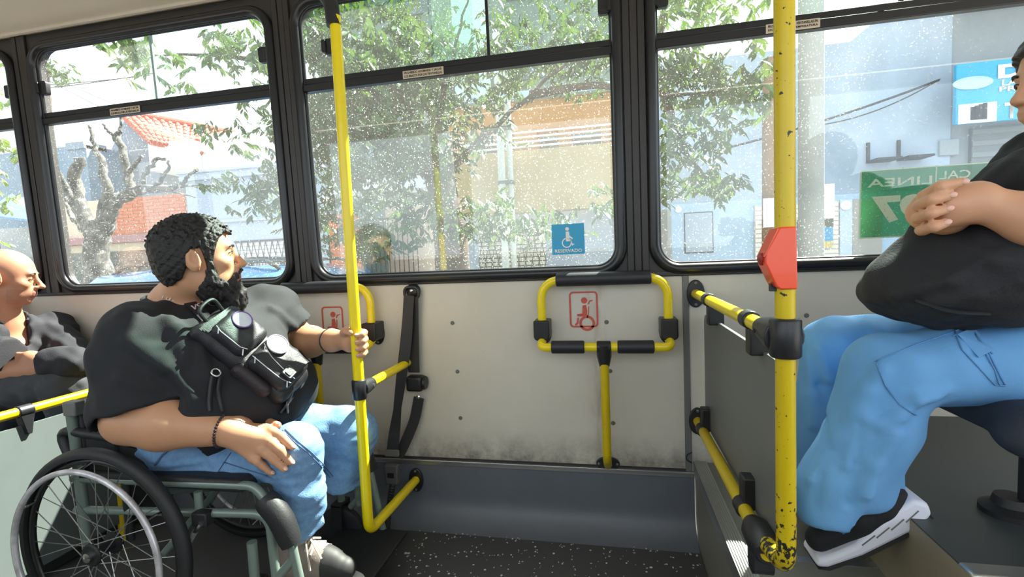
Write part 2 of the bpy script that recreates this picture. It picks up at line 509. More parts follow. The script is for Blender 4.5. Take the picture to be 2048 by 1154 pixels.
# ceiling with its curved side
prof = [(.03, 2.262), (-.045, 2.268), (-.10, 2.30), (-.22, 2.375), (-.38, 2.425), (-.6, 2.45), (-1.8, 2.45), (-2.05, 2.425), (-2.25, 2.36), (-2.4, 2.27)]
vs, fs = [], []
for (y, z) in prof: vs += [(-5, y, z), (3.2, y, z)]
for i in range(len(prof)-1): fs.append((2*i, 2*i+1, 2*i+3, 2*i+2))
nv = len(vs); vs += [(x, y, z+.06) for x, y, z in vs]; fs += [tuple(k+nv for k in f) for f in fs]
structure('ceiling', MB().add(vs, fs), MT['ceil'], smooth=60)
q = MB(); q.tube([(-5, -.055, 2.272), (3.2, -.055, 2.272)], .012, 8); structure('trim_7', q, MT['ceil'])

# opposite side of the bus (behind the photographer): low wall, pillars, header
q = MB(); q.box((-5, -2.50, 0), (3.2, -2.45, .98)).box((-5, -2.50, 2.15), (3.2, -2.44, 2.36))
for i in range(-4, 3): q.box((-1.32+1.43*i-.07, -2.50, .98), (-1.32+1.43*i+.07, -2.45, 2.15))
structure('wall_aisle_side', q, MT['panel'])
q = MB(); q.box((-5.05, -2.5, 0), (-5, .05, 2.45)); structure('wall_rear', q, MT['panel'])

# windows
MT['glass'] = glass_mat('window glass', (.95, .985, .975), .05, .022, 3, speck=.35)
MT['glass_dirty'] = glass_mat('dusty window glass', (.90, .95, .93), .06, .030, 2.6, speck=.45)
MT['glass_slide'] = glass_mat('green tinted sliding glass', (.87, .96, .925), .06, .025, 4, speck=.35)
MT['glass_clear'] = glass_mat('clean window glass', (.97, .99, .985), .04, .025, 4, speck=.3)
ZB, ZT, ZM = 1.06, 2.19, 1.872
bays = [(-4.085, -2.815), (-2.655, -1.395), (-1.245, .035), (.185, 1.455), (1.605, 2.875)]
for i, (x0, x1) in enumerate(bays):
    n = i + 1
    root = empty(f'window_{n}', lean((x0+x1)/2, ZB), kind='structure')
    if i == 2: mid_window = root
    cx, wd, h = (x0+x1)/2, x1-x0, ZT-ZB
    o = lean(cx, (ZB+ZT)/2)
    outer = rrect(1.43, 1.245, .0005, 6, 0, (.025 if True else 0)-.003)
    inner = rrect(wd+.03, h+.03, .095, 6)
    MB().frame(outer, inner, o + Vector((0, .05, 0)), VX, VZ, VN, .05).build('window_frame', MT['dark'], root, smooth=30, bev=.0)
    # rubber gasket: a rounded bead around the opening
    loop = [o + VX*a + VZ*b + VN*.008 for a, b in rrect(wd+.030, h+.030, .095, 8)]
    MB().tube(loop, .0205, 10, closed=True).build('gasket', MT['rubber'], root, smooth=180)
    loop = [o + VX*a + VZ*b + VN*(-.004) for a, b in rrect(wd-.006, h-.006, .078, 8)]
    MB().tube(loop, .009, 8, closed=True).build('inner_seal', MT['rubber'], root, smooth=180)
    # sliding sash rail
    zc = ZM - (ZB+ZT)/2
    q = MB()
    q.prism([(-wd/2, -.026), (wd/2, -.026), (wd/2, .004), (-wd/2, .004)], o + VZ*zc + VN*(-.02), VX, VZ, VN, .030)
    q.prism([(-wd/2, .006), (wd/2, .006), (wd/2, .030), (-wd/2, .030)], o + VZ*zc + VN*(-.02), VX, VZ, VN, .022)
    q.build('middle_bar', MT['rubber'], root, bev=.003)
    gm = MT['glass_dirty'] if i == 2 else MT['glass']
    def pane(a0, a1, b0, b1, dy, m, name='pane', r=.001, rr=None):
        rad = rr if rr else r
        MB().prism(rrect(a1-a0, b1-b0, rad, 5, (a0+a1)/2, (b0+b1)/2), o + VN*(-.022-dy), VX, VZ, VN, .004).build(name, m, root, smooth=0)
    pane(-wd/2-.004, wd/2+.004, -h/2-.004, zc-.02, 0, gm, rr=[.08, .08, .001, .001])
    # two sliding panes that overlap
    split = {0: .0, 1: -.02, 2: .06, 3: .1, 4: 0}[i]
    ms = MT['glass_slide']
    pane(-wd/2-.004, split+.05, zc+.02, h/2+.004, -.006, MT['glass_clear'] if i in (0, 1) else ms, 'sliding_pane', rr=[.001, .001, .001, .08])
    pane(split-.05 if i != 2 else -.06, wd/2+.004, zc+.02, h/2+.004, .006, ms, 'sliding_pane', rr=[.001, .001, .08, .001])
    xs = split + (.05 if i != 2 else .11)
    MB().prism([(-.006, zc+.02), (.006, zc+.02), (.006, h/2), (-.006, h/2)], o + VX*xs + VN*(-.012), VX, VZ, VN, .009).build('pane_edge', mat('pale pane edge', lin(150, 176, 172), .3) if i in (0,1) else MT['rubber'], root, smooth=0)
    # latches of the sliding panes
    for sx, dz in ((-1, .145), (1, .15)):
        dx = .035 if (i == 2 and sx < 0) else 0
        q = MB()
        ox = sx*(wd/2-.028) + (.11 if (i == 2 and sx < 0) else 0)
        q.prism(rrect(.042, .062, .010, 4, ox, zc+dz), o + VN*(-.014), VX, VZ, VN, .022)
        q.prism(rrect(.018, .050, .006, 4, ox + sx*.022, zc+dz), o + VN*(-.014), VX, VZ, VN, .032)
        q.build('latch', MT['plastic'], root, bev=.002)
# pillar covers between the windows
for i, x in enumerate((-2.735, -1.32, .110, 1.53)):
    q = MB()
    for a, b, t in ((-.040, -.015, .010), (-.013, .013, .007), (.015, .040, .010)):
        q.prism([(a, 0), (b, 0), (b, 1.235), (a, 1.235)], lean(x, 1.03), VX, VZ, VN, t)
    structure(f'trim_{8+i}', q, MT['dark'], bev=.002)
q = MB(); q.box((-5, -.012, 1.018), (3.2, .0, 1.034)); structure('trim_12', q, MT['dark'], bev=.004)
# ------------------------------------------------------------------ yellow rails and fittings
def flange(root, p, axis, r=.032, long_dir=None, name='flange'):
    """Oval wall flange with two screws."""
    p = Vector(p); a = Vector(axis).normalized(); u = Vector(long_dir if long_dir else (0, 0, 1)); v = a.cross(u)
    poly = [(r*1.55*math.cos(2*PI*k/24), r*.95*math.sin(2*PI*k/24)) for k in range(24)]
    f = MB().prism(poly, p, u, v, a, .009).build(name, MT['plastic'], root, bev=.003)
    for s in (-1, 1):
        MB().lathe([(.0055, 0), (.0055, .003), (.003, .0045)], p + u*(s*r*1.2) + a*.009, a, 10).build('screw', MT['greypanel'], f)
    return f

# --- left grab pole
LX, LY = -.843, -.43
pole = empty('grab_pole', (LX, LY, 0), label='tall yellow grab pole held by the man in the wheelchair', cat='grab pole')
MB().tube(fillet([(LX, LY, 1.915), (LX, LY, .185), (LX, -.012, .172)], .05, 8), .0180, 18).build('pole', MT['yellow'], pole, smooth=60)
MB().tube(fillet([(LX-.005, LY, 1.885), (LX-.01, LY, 1.955), (LX-.075, LY+.03, 2.04), (LX-.12, LY+.07, 2.44)], .06, 6), [.0235]*9+[.022]*(len(fillet([(0,0,0),(0,0,1),(0,1,1),(1,1,1)], .06, 6))-9), 16).build('top_fitting', MT['plastic'], pole)
flange(pole, (LX, -.012, .172), VN, .034)
MB().tube([(LX, LY+.01, .690), (LX, -.004, .690)], .0165, 16).build('cross_rail', MT['yellow'], pole, smooth=60)
flange(pole, (LX, -.001, .690), VN, .028)
c_ = MB()
c_.lathe([(.0215, -.034), (.0245, -.03), (.0245, .03), (.0215, .034)], (LX, LY, .690), (0, 0, 1), 20)
c_.tube([(LX, LY+.005, .690), (LX, LY+.045, .690), (LX, LY+.085, .690)], [.030, .027, .0205], 16)
c_.build('clamp', MT['plastic'], pole, bev=.002)
MB().lathe([(.006, 0), (.006, .002), (.0, .002)], (LX+.0258, LY+.055, .690), (1, 0, .0), 10).build('screw', MT['chrome'], pole)

# --- padded leaning frames on the wall
RACK_GROUP = 'padded leaning frames on the wall'
def leaning_frame(label):
    a = at(1086, 690, -.055); b = at(1338, 690, -.055)
    x0, x1 = a.x, b.x; zt = at(1205, 557, -.055).z; zl = at(1205, 694, -.105).z
    yu, yl = -.055, -.105
    root = empty('leaning_frame', ((x0+x1)/2, 0, zl), label=label, cat='rail', group=RACK_GROUP)
    zb = zl + .045
    MB().tube(fillet([(x0, yu, zb-.01), (x0, yu, zt), (x1, yu, zt), (x1, yu, zb-.01)], .085, 10), .0165, 16).build('upper_tube', MT['yellow'], root, smooth=60)
    MB().tube(fillet([(x0, yu+.01, zl+.03), (x0, yl-.012, zl), (x0+.06, yl, zl), (x1-.06, yl, zl), (x1, yl-.012, zl), (x1, yu+.01, zl+.03)], .03, 5), .0165, 16).build('lower_tube', MT['yellow'], root, smooth=60)
    xa, xb = at(1112, 560, yu).x, at(1302, 548, yu).x
    MB().lathe([(.022, 0), (.026, .003), (.026, xb-xa-.003), (.022, xb-xa)], (xa, yu, zt), VX, 18).build('foam_pad', MT['foam'], root, smooth=40)
    for p, q in ((1103, 1169), (1235, 1308)):
        xa, xb = at(p, 695, yl).x, at(q, 694, yl).x
        MB().lathe([(.021, 0), (.0245, .003), (.0245, xb-xa-.003), (.021, xb-xa)], (xa, yl, zl), VX, 18).build('foam_pad', MT['foam'], root, smooth=40)
    for x in (x0, x1):
        q = MB()
        q.prism(rrect(.062, .078, [.016, .016, .006, .006], 4, 0, 0), (x, -.002, zb+.014), VX, (0,0,1), VN, .085)
        q.build('bracket', MT['plastic'], root, bev=.006, bseg=3)
        flange(root, (x, -.001, zb), VN, .033, name='wall_flange')
    xm = at(1208, 700, yl).x
    q = MB(); q.lathe([(.021, -.026), (.0235, -.022), (.0235, .022), (.021, .026)], (xm, yl, zl), VX, 16)
    q.tube([(xm, yl, zl+.01), (xm, yl+.002, zl-.035), (xm, yl+.008, zl-.075)], [.029, .027, .0185], 16)
    q.build('clamp', MT['plastic'], root, bev=.002)
    zb2 = at(1213, 930, -.02).z
    MB().tube(fillet([(xm, yl, zl), (xm, yl+.005, zb2+.06), (xm+.001, -.02, zb2), (xm+.001, -.004, zb2-.004)], .07, 6), .0163, 16).build('stem', MT['yellow_worn_shaded'], root, smooth=60)
    flange(root, (xm+.001, -.001, zb2), VN, .030, long_dir=(1, 0, 0))
    return root
rackR = leaning_frame('padded yellow leaning frame on the bare wall right of the seat belt')
def copy_tree(o, parent=None):
    c = o.copy(); COL.objects.link(c)
    if parent is not None:
        c.parent = parent; c.matrix_parent_inverse = o.matrix_parent_inverse.copy()
    for ch in list(o.children): copy_tree(ch, c)
    return c
rackL = copy_tree(rackR)
rackL['label'] = 'padded yellow leaning frame on the wall behind the man in the wheelchair'
rackL.location.x += at(743, 640, -.055).x - at(1337, 620, -.055).x

# --- red stencilled wheelchair signs on the wall
def stencil(cx, cz, w, h, label, mirror=1):
    root = empty('stencil_sign', (cx, 0, cz), label=label, cat='sign', group='red stencilled signs on the wall')
    o = Vector((cx, -.0005, cz)); u, v = VX*mirror, Vector((0, 0, 1)); t = .0012
    MB().frame(rrect(w, h, .016, 5), rrect(w-.014, h-.014, .010, 5), o, u, v, VN, t).build('border', MT['red'], root, smooth=0)
    q = MB()
    circ = lambda r, x, y, n=18: [(x+r*math.cos(2*PI*k/n), y+r*math.sin(2*PI*k/n)) for k in range(n)]
    q.prism(circ(.0125, .003, h*.25), o, u, v, VN, t)                                            # head
    q.prism([(-.004, .016), (.010, .018), (.014, -.004), (.013, -.024), (-.004, -.028), (-.026, -.027), (-.027, -.018), (-.006, -.016)], o, u, v, VN, t)   # body, thighs
    q.prism([(-.027, -.034), (-.019, -.031), (-.022, -.056), (-.032, -.064), (-.037, -.058), (-.029, -.052)], o, u, v, VN, t)   # shin and foot
    q.prism([(.016, .020), (.021, .020), (.026, .030), (.036, .033), (.036, .037), (.023, .035), (.018, .026)], o, u, v, VN, t)  # push handle
    q.prism([(.018, .012), (.022, .012), (.021, -.016), (.015, -.034), (.011, -.033), (.017, -.016)], o, u, v, VN, t)            # back of chair
    q.build('figure', MT['red'], root, smooth=0)
    MB().frame(circ(.031, .012, -.055), circ(.021, .012, -.055), o, u, v, VN, t).build('wheel_ring', MT['red'], root, smooth=0)
    return root
p0, p1 = at(1141, 655, 0), at(1194, 582, 0)
stencil((p0.x+p1.x)/2, (p0.z+p1.z)/2, p1.x-p0.x+.004, p1.z-p0.z, 'red stencilled wheelchair symbol inside the right leaning frame')
p2 = at(666, 645, 0)
stencil(p2.x, p2.z, p1.x-p0.x-.004, p1.z-p0.z, 'red stencilled symbol on the wall behind the yellow pole')

# --- seat belt hanging on the wall
belt = empty('seat_belt', (at(825, 585, 0).x, 0, 1.0), label='black three point seat belt hanging from the wall anchor', cat='seat belt')
web = mat('black belt webbing', lin(38, 38, 42), .55, bump=.25, bscale=500)
a = at(824, 583, -.02)
MB().lathe([(.030, 0), (.033, .006), (.030, .014), (.02, .02)], (a.x, -.001, a.z), VN, 24).build('anchor_cap', MT['plastic'], belt)
MB().lathe([(.008, 0), (.008, .006), (.004, .009)], (a.x, -.022, a.z+.004), VN, 10).build('bolt', MT['chrome'], belt)
ring = [Vector((a.x, -.026, a.z-.006)) + VX*x + Vector((0, 0, 1))*z for x, z in rrect(.062, .05, .02, 5)]
MB().tube(ring, .0065, 8, closed=True).build('belt_guide', MT['plastic'], belt)
r_ = at(832, 765, -.03)
MB().ribbon(smooth_path([a + Vector((.008, -.016, -.02)), at(826, 660, -.03), at(828, 745, -.035)], 6), VX, .050, .002).build('webbing', web, belt)
bk = at(785, 905, -.12)
MB().ribbon(smooth_path([a + Vector((-.004, -.024, -.015)), at(812, 680, -.06), at(797, 800, -.10), bk + Vector((0, .0, .01))], 6),
            [Vector((1, 0, 0)).lerp(Vector((.35, 1, 0)), min(1, max(0, (k-3)/10))) if k < 14 else Vector((.35, 1, 0)).lerp(Vector((1, 0, 0)), (k-13)/6) for k in range(19)], .046, .002).build('webbing', web, belt)
q = MB(); q.box((r_.x-.038, -.055, r_.z-.035), (r_.x+.034, -.001, r_.z+.030)); q.build('retractor', MT['plastic'], belt, bev=.012, bseg=3)
MB().lathe([(.026, 0), (.030, .005), (.026, .012)], (r_.x+.034, -.03, r_.z), VX, 20).build('retractor_cap', MT['plastic'], belt)
MB().lathe([(.009, 0), (.009, .004), (.005, .007)], at(837, 794, -.03), VN, 12).build('bolt', MT['chrome'], belt)
MB().ribbon(smooth_path([at(838, 795, -.025), at(828, 842, -.035), at(806, 895, -.07), at(796, 915, -.10)], 6), VX, .046, .002).build('webbing', web, belt)
tg = MT['greypanel']
q = MB(); q.prism(rrect(.062, .028, .006, 4), bk, VX, (0, 0, 1), VN, .010); q.build('tongue', tg, belt, bev=.002)
bb = at(785, 945, -.12)
q = MB(); q.prism([(-.026, -.045), (.026, -.045), (.030, .036), (-.030, .036)], bb + Vector((0, .010, 0)), VX, (0, 0, 1), VN, .026)
q.build('buckle', mat('grey belt buckle', lin(88, 88, 88), .45), belt, bev=.006, bseg=3)
MB().prism(rrect(.028, .02, .003, 3, 0, 0), bb + Vector((0, -.016, -.005)), VX, (0, 0, 1), VN, .003).build('release_button', MT['plastic'], belt)
stalk = smooth_path([bb + Vector((0, 0, -.04)), at(779, 1010, -.13), at(772, 1080, -.16), at(771, 1120, -.20)], 16)
MB().tube(stalk, [.0115 if k % 2 else .0135 for k in range(len(stalk))], 12).build('stalk', mat('ribbed rubber stalk', lin(44, 42, 40), .6), belt, smooth=30)
fa = at(772, 1128, -.215)
q = MB(); q.box((fa.x-.03, fa.y-.02, .0), (fa.x+.045, fa.y+.02, .012)); q.lathe([(.02, 0), (.016, .02), (.0, .024)], (fa.x, fa.y, .01), (0,0,1), 14); q.lathe([(.014, 0), (.012, .014), (0, .016)], (fa.x+.03, fa.y, .01), (0,0,1), 14)
q.build('floor_anchor', MT['plastic'], belt, bev=.003)

# --- barrier in front of the raised seat
BX, BY = .315, -.93
scuffed = mat('scuffed yellow enamel darkened for shade', lin(212, 184, 16), .34, var=.3, vscale=10, col2=lin(180, 150, 20), specks=(lin(70, 60, 28), 130, .74))  # scuffs and specks are wear; the darker base paints in shade
def scuff(m, z0, z1):
    """Kicked-off paint near the foot of a pole."""
    nt = m.node_tree; N = nt.nodes; L = nt.links; b = N['Principled BSDF']; src = b.inputs['Base Color'].links[0].from_socket
    ge = N.new('ShaderNodeNewGeometry'); sx = N.new('ShaderNodeSeparateXYZ'); L.new(ge.outputs['Position'], sx.inputs[0])
    r1 = N.new('ShaderNodeMapRange'); r1.inputs['From Min'].default_value = z0; r1.inputs['From Max'].default_value = z1; L.new(sx.outputs['Z'], r1.inputs['Value'])
    nz = N.new('ShaderNodeTexNoise'); nz.inputs['Scale'].default_value = 90; nz.inputs['Detail'].default_value = 5; L.new(ge.outputs['Position'], nz.inputs['Vector'])
    ad = N.new('ShaderNodeMath'); ad.operation = 'MULTIPLY_ADD'; ad.inputs[1].default_value = .16; L.new(r1.outputs[0], ad.inputs[0]); L.new(nz.outputs['Fac'], ad.inputs[2])
    r2 = N.new('ShaderNodeMapRange'); r2.inputs['From Min'].default_value = .66; r2.inputs['From Max'].default_value = .68; L.new(ad.outputs[0], r2.inputs['Value'])
    mx = N.new('ShaderNodeMix'); mx.data_type = 'RGBA'; L.new(r2.outputs[0], mx.inputs['Factor']); L.new(src, mx.inputs['A']); mx.inputs['B'].default_value = (.02, .018, .014, 1)
    L.new(mx.outputs['Result'], b.inputs['Base Color'])
scuff(scuffed, .66, .54)
bar = empty('barrier_rail', (BX, BY, .3), label='yellow pole and rails with grey modesty board beside the step', cat='rail')
MB().tube(fillet([(BX, BY, 2.452), (BX, BY, .505), (BX, BY+.14, .474)], .05, 8), .0172, 20).build('pole', scuffed, bar, smooth=60)
MB().tube([(BX, -.004, .950), (BX, BY+.05, .948)], .0168, 18).build('upper_rail', MT['yellow'], bar, smooth=60)
MB().tube([(BX, -.004, .462), (BX, BY+.10, .466)], .0168, 18).build('lower_rail', MT['yellow_worn_shaded'], bar, smooth=60)
flange(bar, (BX, -.001, .950), VN, .034); flange(bar, (BX, -.001, .462), VN, .034)
q = MB(); q.lathe([(.0235, -.037), (.027, -.032), (.027, .032), (.0235, .037)], (BX, BY, .948), (0, 0, 1), 24)
q.tube([(BX, BY+.004, .948), (BX, BY+.05, .948), (BX, BY+.115, .948), (BX, BY+.135, .948)], [.0355, .033, .023, .0205], 18)
c1 = q.build('clamp', MT['plastic'], bar, bev=.003)
MB().lathe([(.005, 0), (.005, .002), (0, .002)], (BX-.029, BY+.085, .948), (-1, 0, 0), 10).build('screw', MT['black'], c1)
q = MB(); q.tube([(BX, BY+.10, .467), (BX, BY+.13, .467), (BX, BY+.19, .467), (BX, BY+.22, .467)], [.027, .034, .032, .021], 18)
q.prism(rrect(.05, .10, .02, 4), (BX-.022, BY+.155, .440), (0, 1, 0), (0, 0, 1), (1, 0, 0), .044)
q.build('clamp', MT['plastic'], bar, bev=.003)
PX = BX + .0235
poly = [(-.035, .90-.02), (-.8, .90-.02)]
poly = rrect(.79, .415, .035, 5, -.425, .470+.2)
MB().prism(poly, (PX, 0, 0), (0, 1, 0), (0, 0, 1), (1, 0, 0), .010).build('modesty_board', MT['greypanel'], bar, bev=.001)
for y, z, s in ((-.24, .95, -1), (-.70, .95, -1), (-.10, .463, 1), (-.63, .463, 1)):
    q = MB()
    q.lathe([(.0215, -.022), (.0215, .022)], (BX, y, z), (0, 1, 0), 18)
    q.box((BX-.004, y-.021, min(z, z+s*.082)), (PX+.020, y+.021, max(z, z+s*.082)))
    q.build('board_clip', MT['plastic'], bar, bev=.004)

# --- red stop request box on the barrier pole
stop = empty('stop_button_box', (BX, BY, 1.04), label='orange red stop request box fixed on the yellow barrier pole', cat='button box')
orange = mat('orange red plastic', lin(240, 84, 48), .3, coat=.2)
zc_ = 1.095
front = [(.016, .056), (-.012, .056), (-.034, .012), (-.036, -.008), (-.018, -.050), (-.010, -.056), (.018, -.056)]
q = MB(); q.prism(front, (BX-.004, BY-.022, zc_), VX, (0, 0, 1), (0, 1, 0), .046)
q.build('housing', orange, stop, bev=.003, bseg=2)
MB().prism([(-.012, .052), (-.036, .004), (-.0375, .004), (-.0145, .054)], (BX-.004, BY-.021, zc_), VX, (0,0,1), (0,1,0), .044).build('bevel_strip', orange, stop)
MB().lathe([(.012, 0), (.012, .006), (.008, .009)], (BX-.036, BY, zc_+.0), (-1, 0, 0), 16).build('button', mat('dark red button', lin(150, 30, 24), .3), stop)
MB().box((BX-.026, BY-.006, zc_-.060), (BX-.014, BY+.006, zc_-.046)).build('cable_gland', MT['plastic'], stop)

# --- rail and board behind the wheelchair, in front of the other seat
div = empty('divider_rail', (-2.03, -.75, 0), label='low yellow topped divider with grey green board behind the wheelchair', cat='rail')
MB().tube([(-2.03, -.30, .650), (-2.03, -1.35, .650)], .0172, 16).build('top_rail', MT['yellow_worn_shaded'], div, smooth=60)
MB().prism(rrect(1.0, .52, .03, 4, -.80, .34), (-2.035, 0, 0), (0, 1, 0), (0, 0, 1), (1, 0, 0), .010).build('board', mat('grey green laminate', lin(98, 106, 104), .4, var=.2, vscale=4), div)
for y in (-.62, -1.2):
    q = MB(); q.lathe([(.0215, -.022), (.0215, .022)], (-2.03, y, .65), (0, 1, 0), 16)
    q.prism([(-.024, .0), (.024, .0), (.008, -.085), (-.008, -.085)], (-2.043, y, .652), (0, 1, 0), (0, 0, 1), (1, 0, 0), .03)
    q.build('board_clip', MT['plastic'], div, bev=.003)
for y in (-.33, -1.32):
    MB().tube([(-2.03, y, 0), (-2.03, y, .65)], .0165, 14).build('post', MT['yellow_worn_shaded'], div)
# ------------------------------------------------------------------ the street outside
ZR, ZS = -.38, -.22
q = MB(); q.box((-40, -30, ZR-.1), (40, 3.05, ZR)); structure('ground_road', q, mat('asphalt', lin(118, 116, 112), .85, var=.4, vscale=1.5, bump=.2, bscale=40))
q = MB(); q.box((-40, 3.05, ZR-.1), (40, 40, ZS)); structure('ground_sidewalk', q, mat('pavement', lin(178, 172, 160), .85, var=.35, vscale=1.2))

def plaster(name, rgb, v=.35, s=1.4):
    c = tuple(.88*x for x in lin(*rgb))
    return mat(name, c, .85, var=v, vscale=s, col2=tuple(x*.72 for x in c), bump=.12, bscale=30)
cglass0 = mat('dim pane', lin(70, 84, 86), .2)
FY = 6.2                                                     # building line
def slab(name, x0, x1, z0, z1, y0, y1, m, parent, bev=.01):
    return MB().box((x0, y0, z0), (x1, y1, z1)).build(name, m, parent, bev=bev)
def xz(px, py, Y=FY):
    p = at(px, py, Y); return p.x, p.z

# --- house with brick front and red tiled roof (left window)
bx0, bx1 = xz(120, 440)[0], xz(374, 430)[0]
zt_ = xz(300, 392)[1]; zb_ = xz(300, 466)[1]; zs_ = xz(260, 506)[1]
h1 = empty('brick_house', (bx0+1, FY, ZS), label='house with orange brick front, dark stone base and red tiled roof', cat='house')
slab('wall', bx0, bx1, zb_-.02, zt_, FY+.012, FY+.4, mat('brick mortar', lin(205, 178, 160), .9), h1)
bm_ = mat('orange brick', lin(196, 108, 74), .85, var=.5, vscale=3, col2=lin(164, 82, 56))
rows = 11; bh = (zt_-zb_)/rows; bl = .255
bmesh_ = None
for r in range(rows):
    x = bx0 + (0 if r % 2 else -bl/2)
    while x < bx1:
        a, b = max(x, bx0), min(x+bl, bx1)
        if b-a > .06 and b > xz(225, 440)[0]:
            if bmesh_ is None or abs((b-a)-bl) > .01:
                o_ = MB().box((-(b-a)/2+.006, -.012, -bh/2+.006), ((b-a)/2-.006, .01, bh/2-.006)).build('brick', bm_, None, smooth=0)
                if abs((b-a)-bl) < .01: bmesh_ = o_.data
            else:
                o_ = bpy.data.objects.new('brick', bmesh_); COL.objects.link(o_)
            o_.location = ((a+b)/2, FY+.004, zb_+(r+.5)*bh)
            o_.parent = h1; o_.matrix_parent_inverse = parent_matrix(h1).inverted()
        x += bl
slab('tile_band', bx0, bx1, zb_-.17, zb_-.02, FY-.10, FY+.35, mat('purple glazed band', lin(150, 96, 104), .4, var=.3, vscale=8), h1)
slab('beam', bx0, bx1, zb_-.34, zb_-.17, FY-.02, FY+.35, plaster('cream plaster beam', (226, 206, 178)), h1)
slab('brick_pier', xz(330, 500)[0], bx1, ZS, zb_-.17, FY-.05, FY+.4, bm_, h1)
slab('stone_base', bx0-4, xz(330, 500)[0], ZS, zs_+.02, FY-.30, FY-.05, mat('dark stone cladding', lin(96, 100, 98), .8, var=.8, vscale=7, col2=lin(56, 60, 62), specks=(lin(150, 150, 146), 18, .64), bump=.4, bscale=14), h1)
# gable and red roof farther back
RY = 8.5
ax, az = xz(252, 228, RY); ex, ez = xz(404, 262, RY); gx, gz = xz(225, 330, RY)
white_house = plaster('white plaster', (244, 244, 242), .15)
MB().prism([(gx, 1.4), (xz(318, 330, RY)[0], 1.4), (xz(318, 330, RY)[0], xz(318, 285, RY)[1]), (ax, az-.05), (gx, xz(225, 300, RY)[1])], (0, RY, 0), VX, (0, 0, 1), (0, 1, 0), 2.5).build('gable_wall', plaster('grey gable plaster', (150, 154, 166)), h1)
rt = mat('red roof tile', lin(206, 106, 84), .8, var=.5, vscale=4, col2=lin(170, 76, 62))
A = Vector((ax, RY-.25, az)); B = Vector((ex+.1, RY+2.2, ez+.25)); Cc = Vector((xz(330, 292, RY)[0], RY-.45, xz(330, 290, RY)[1]))
MB().add([A, B, B+Vector((.5, -1.9, -1.0)), Cc, A+Vector((0,.02,-.08)), B+Vector((0,.02,-.08)), B+Vector((.5,-1.9,-1.08)), Cc+Vector((0,.02,-.08))],
         [(0,1,2,3), (7,6,5,4), (0,4,5,1), (1,5,6,2), (2,6,7,3), (3,7,4,0)]).build('roof_deck', rt, h1, smooth=0)
D_ = B+Vector((.5, -1.9, -1.0))
for i in range(20):
    t = (i+.5)/20; p = A.lerp(B, t) ; r_ = Cc.lerp(D_, t)
    for j in range(7):
        a_, b_ = p.lerp(r_, j/7), p.lerp(r_, (j+1.12)/7)
        MB().tube([a_+Vector((0,-.01,.0)), b_+Vector((0,-.01,.016))], [.045, .055], 6).build('roof_tile', rt, h1, smooth=60)
MB().tube([A+Vector((0,0,.05)), B+Vector((0,0,.05))], .07, 8).build('ridge_tile', rt, h1)
slab('eaves_box', xz(318, 300, RY)[0], xz(402, 300, RY)[0], xz(340, 345, RY)[1], xz(340, 290, RY)[1], RY-.3, RY+2, white_house, h1)
slab('upper_wall', xz(402, 300, RY)[0], xz(600, 300, RY)[0], 1.2, xz(480, 262, RY)[1], RY, RY+2, white_house, h1)

# --- low grey-blue house with cornice and lattice gate
gx0, gx1 = bx1+.02, xz(655, 400)[0]
h2 = empty('grey_house', ((gx0+gx1)/2, FY, ZS), label='low pale grey blue house with cornice and lattice window gate', cat='house')
zt2 = xz(480, 338)[1]
gp = plaster('grey blue plaster', (176, 186, 206), .3, 1.0)
slab('wall', gx0, gx1, ZS, zt2-.12, FY, FY+.5, gp, h2)
slab('cornice', gx0-.04, gx1, zt2-.16, zt2, FY-.10, FY+.5, gp, h2)
slab('cornice_lip', gx0-.06, gx1, zt2-.03, zt2+.03, FY-.15, FY+.5, gp, h2)
slab('string_course', gx0, gx1, xz(520, 438)[1]-.03, xz(520, 438)[1]+.03, FY-.05, FY+.1, gp, h2)
def lattice(root, x0, x1, z0, z1, y, n, m):
    w_ = (x1-x0)/n
    slab('roller_shutter', x0, x1, z0, z1, y+.03, y+.06, mat('ivory shutter', lin(222, 214, 200), .6), root, 0)
    k = 0
    zz = z0
    while zz < z1-.02:
        MB().box((x0, y+.018, zz), (x1, y+.032, min(z1, zz+.055))).build('shutter_slat', root['sm'] if False else shut_m, root, smooth=0)
        zz += .072
    zt = z1
    while zt > z0 + .1:
        zn = max(z0, zt-.60)
        for i in range(n):
            for a, b in ((0, .5), (1, .5)):
                MB().tube([(x0+(i+a)*w_, y, zt), (x0+(i+b)*w_, y, zn)], .007, 6).build('lattice_bar', m, root)
                MB().tube([(x0+(i+b)*w_, y-.012, zt), (x0+(i+a)*w_, y-.012, zn)], .007, 6).build('lattice_bar', m, root)
        zt = zn
    MB().box((x0-.03, y-.01, z1), (x1+.03, y+.03, z1+.03)).build('top_rail', m, root)
shut_m = mat('shutter slat paint', lin(228, 218, 206), .55)
iron = mat('black iron', lin(52, 50, 52), .5, .3)
lattice(h2, xz(474, 500)[0], xz(571, 500)[0], ZS+.6, xz(520, 483)[1], FY-.02, 4, iron)

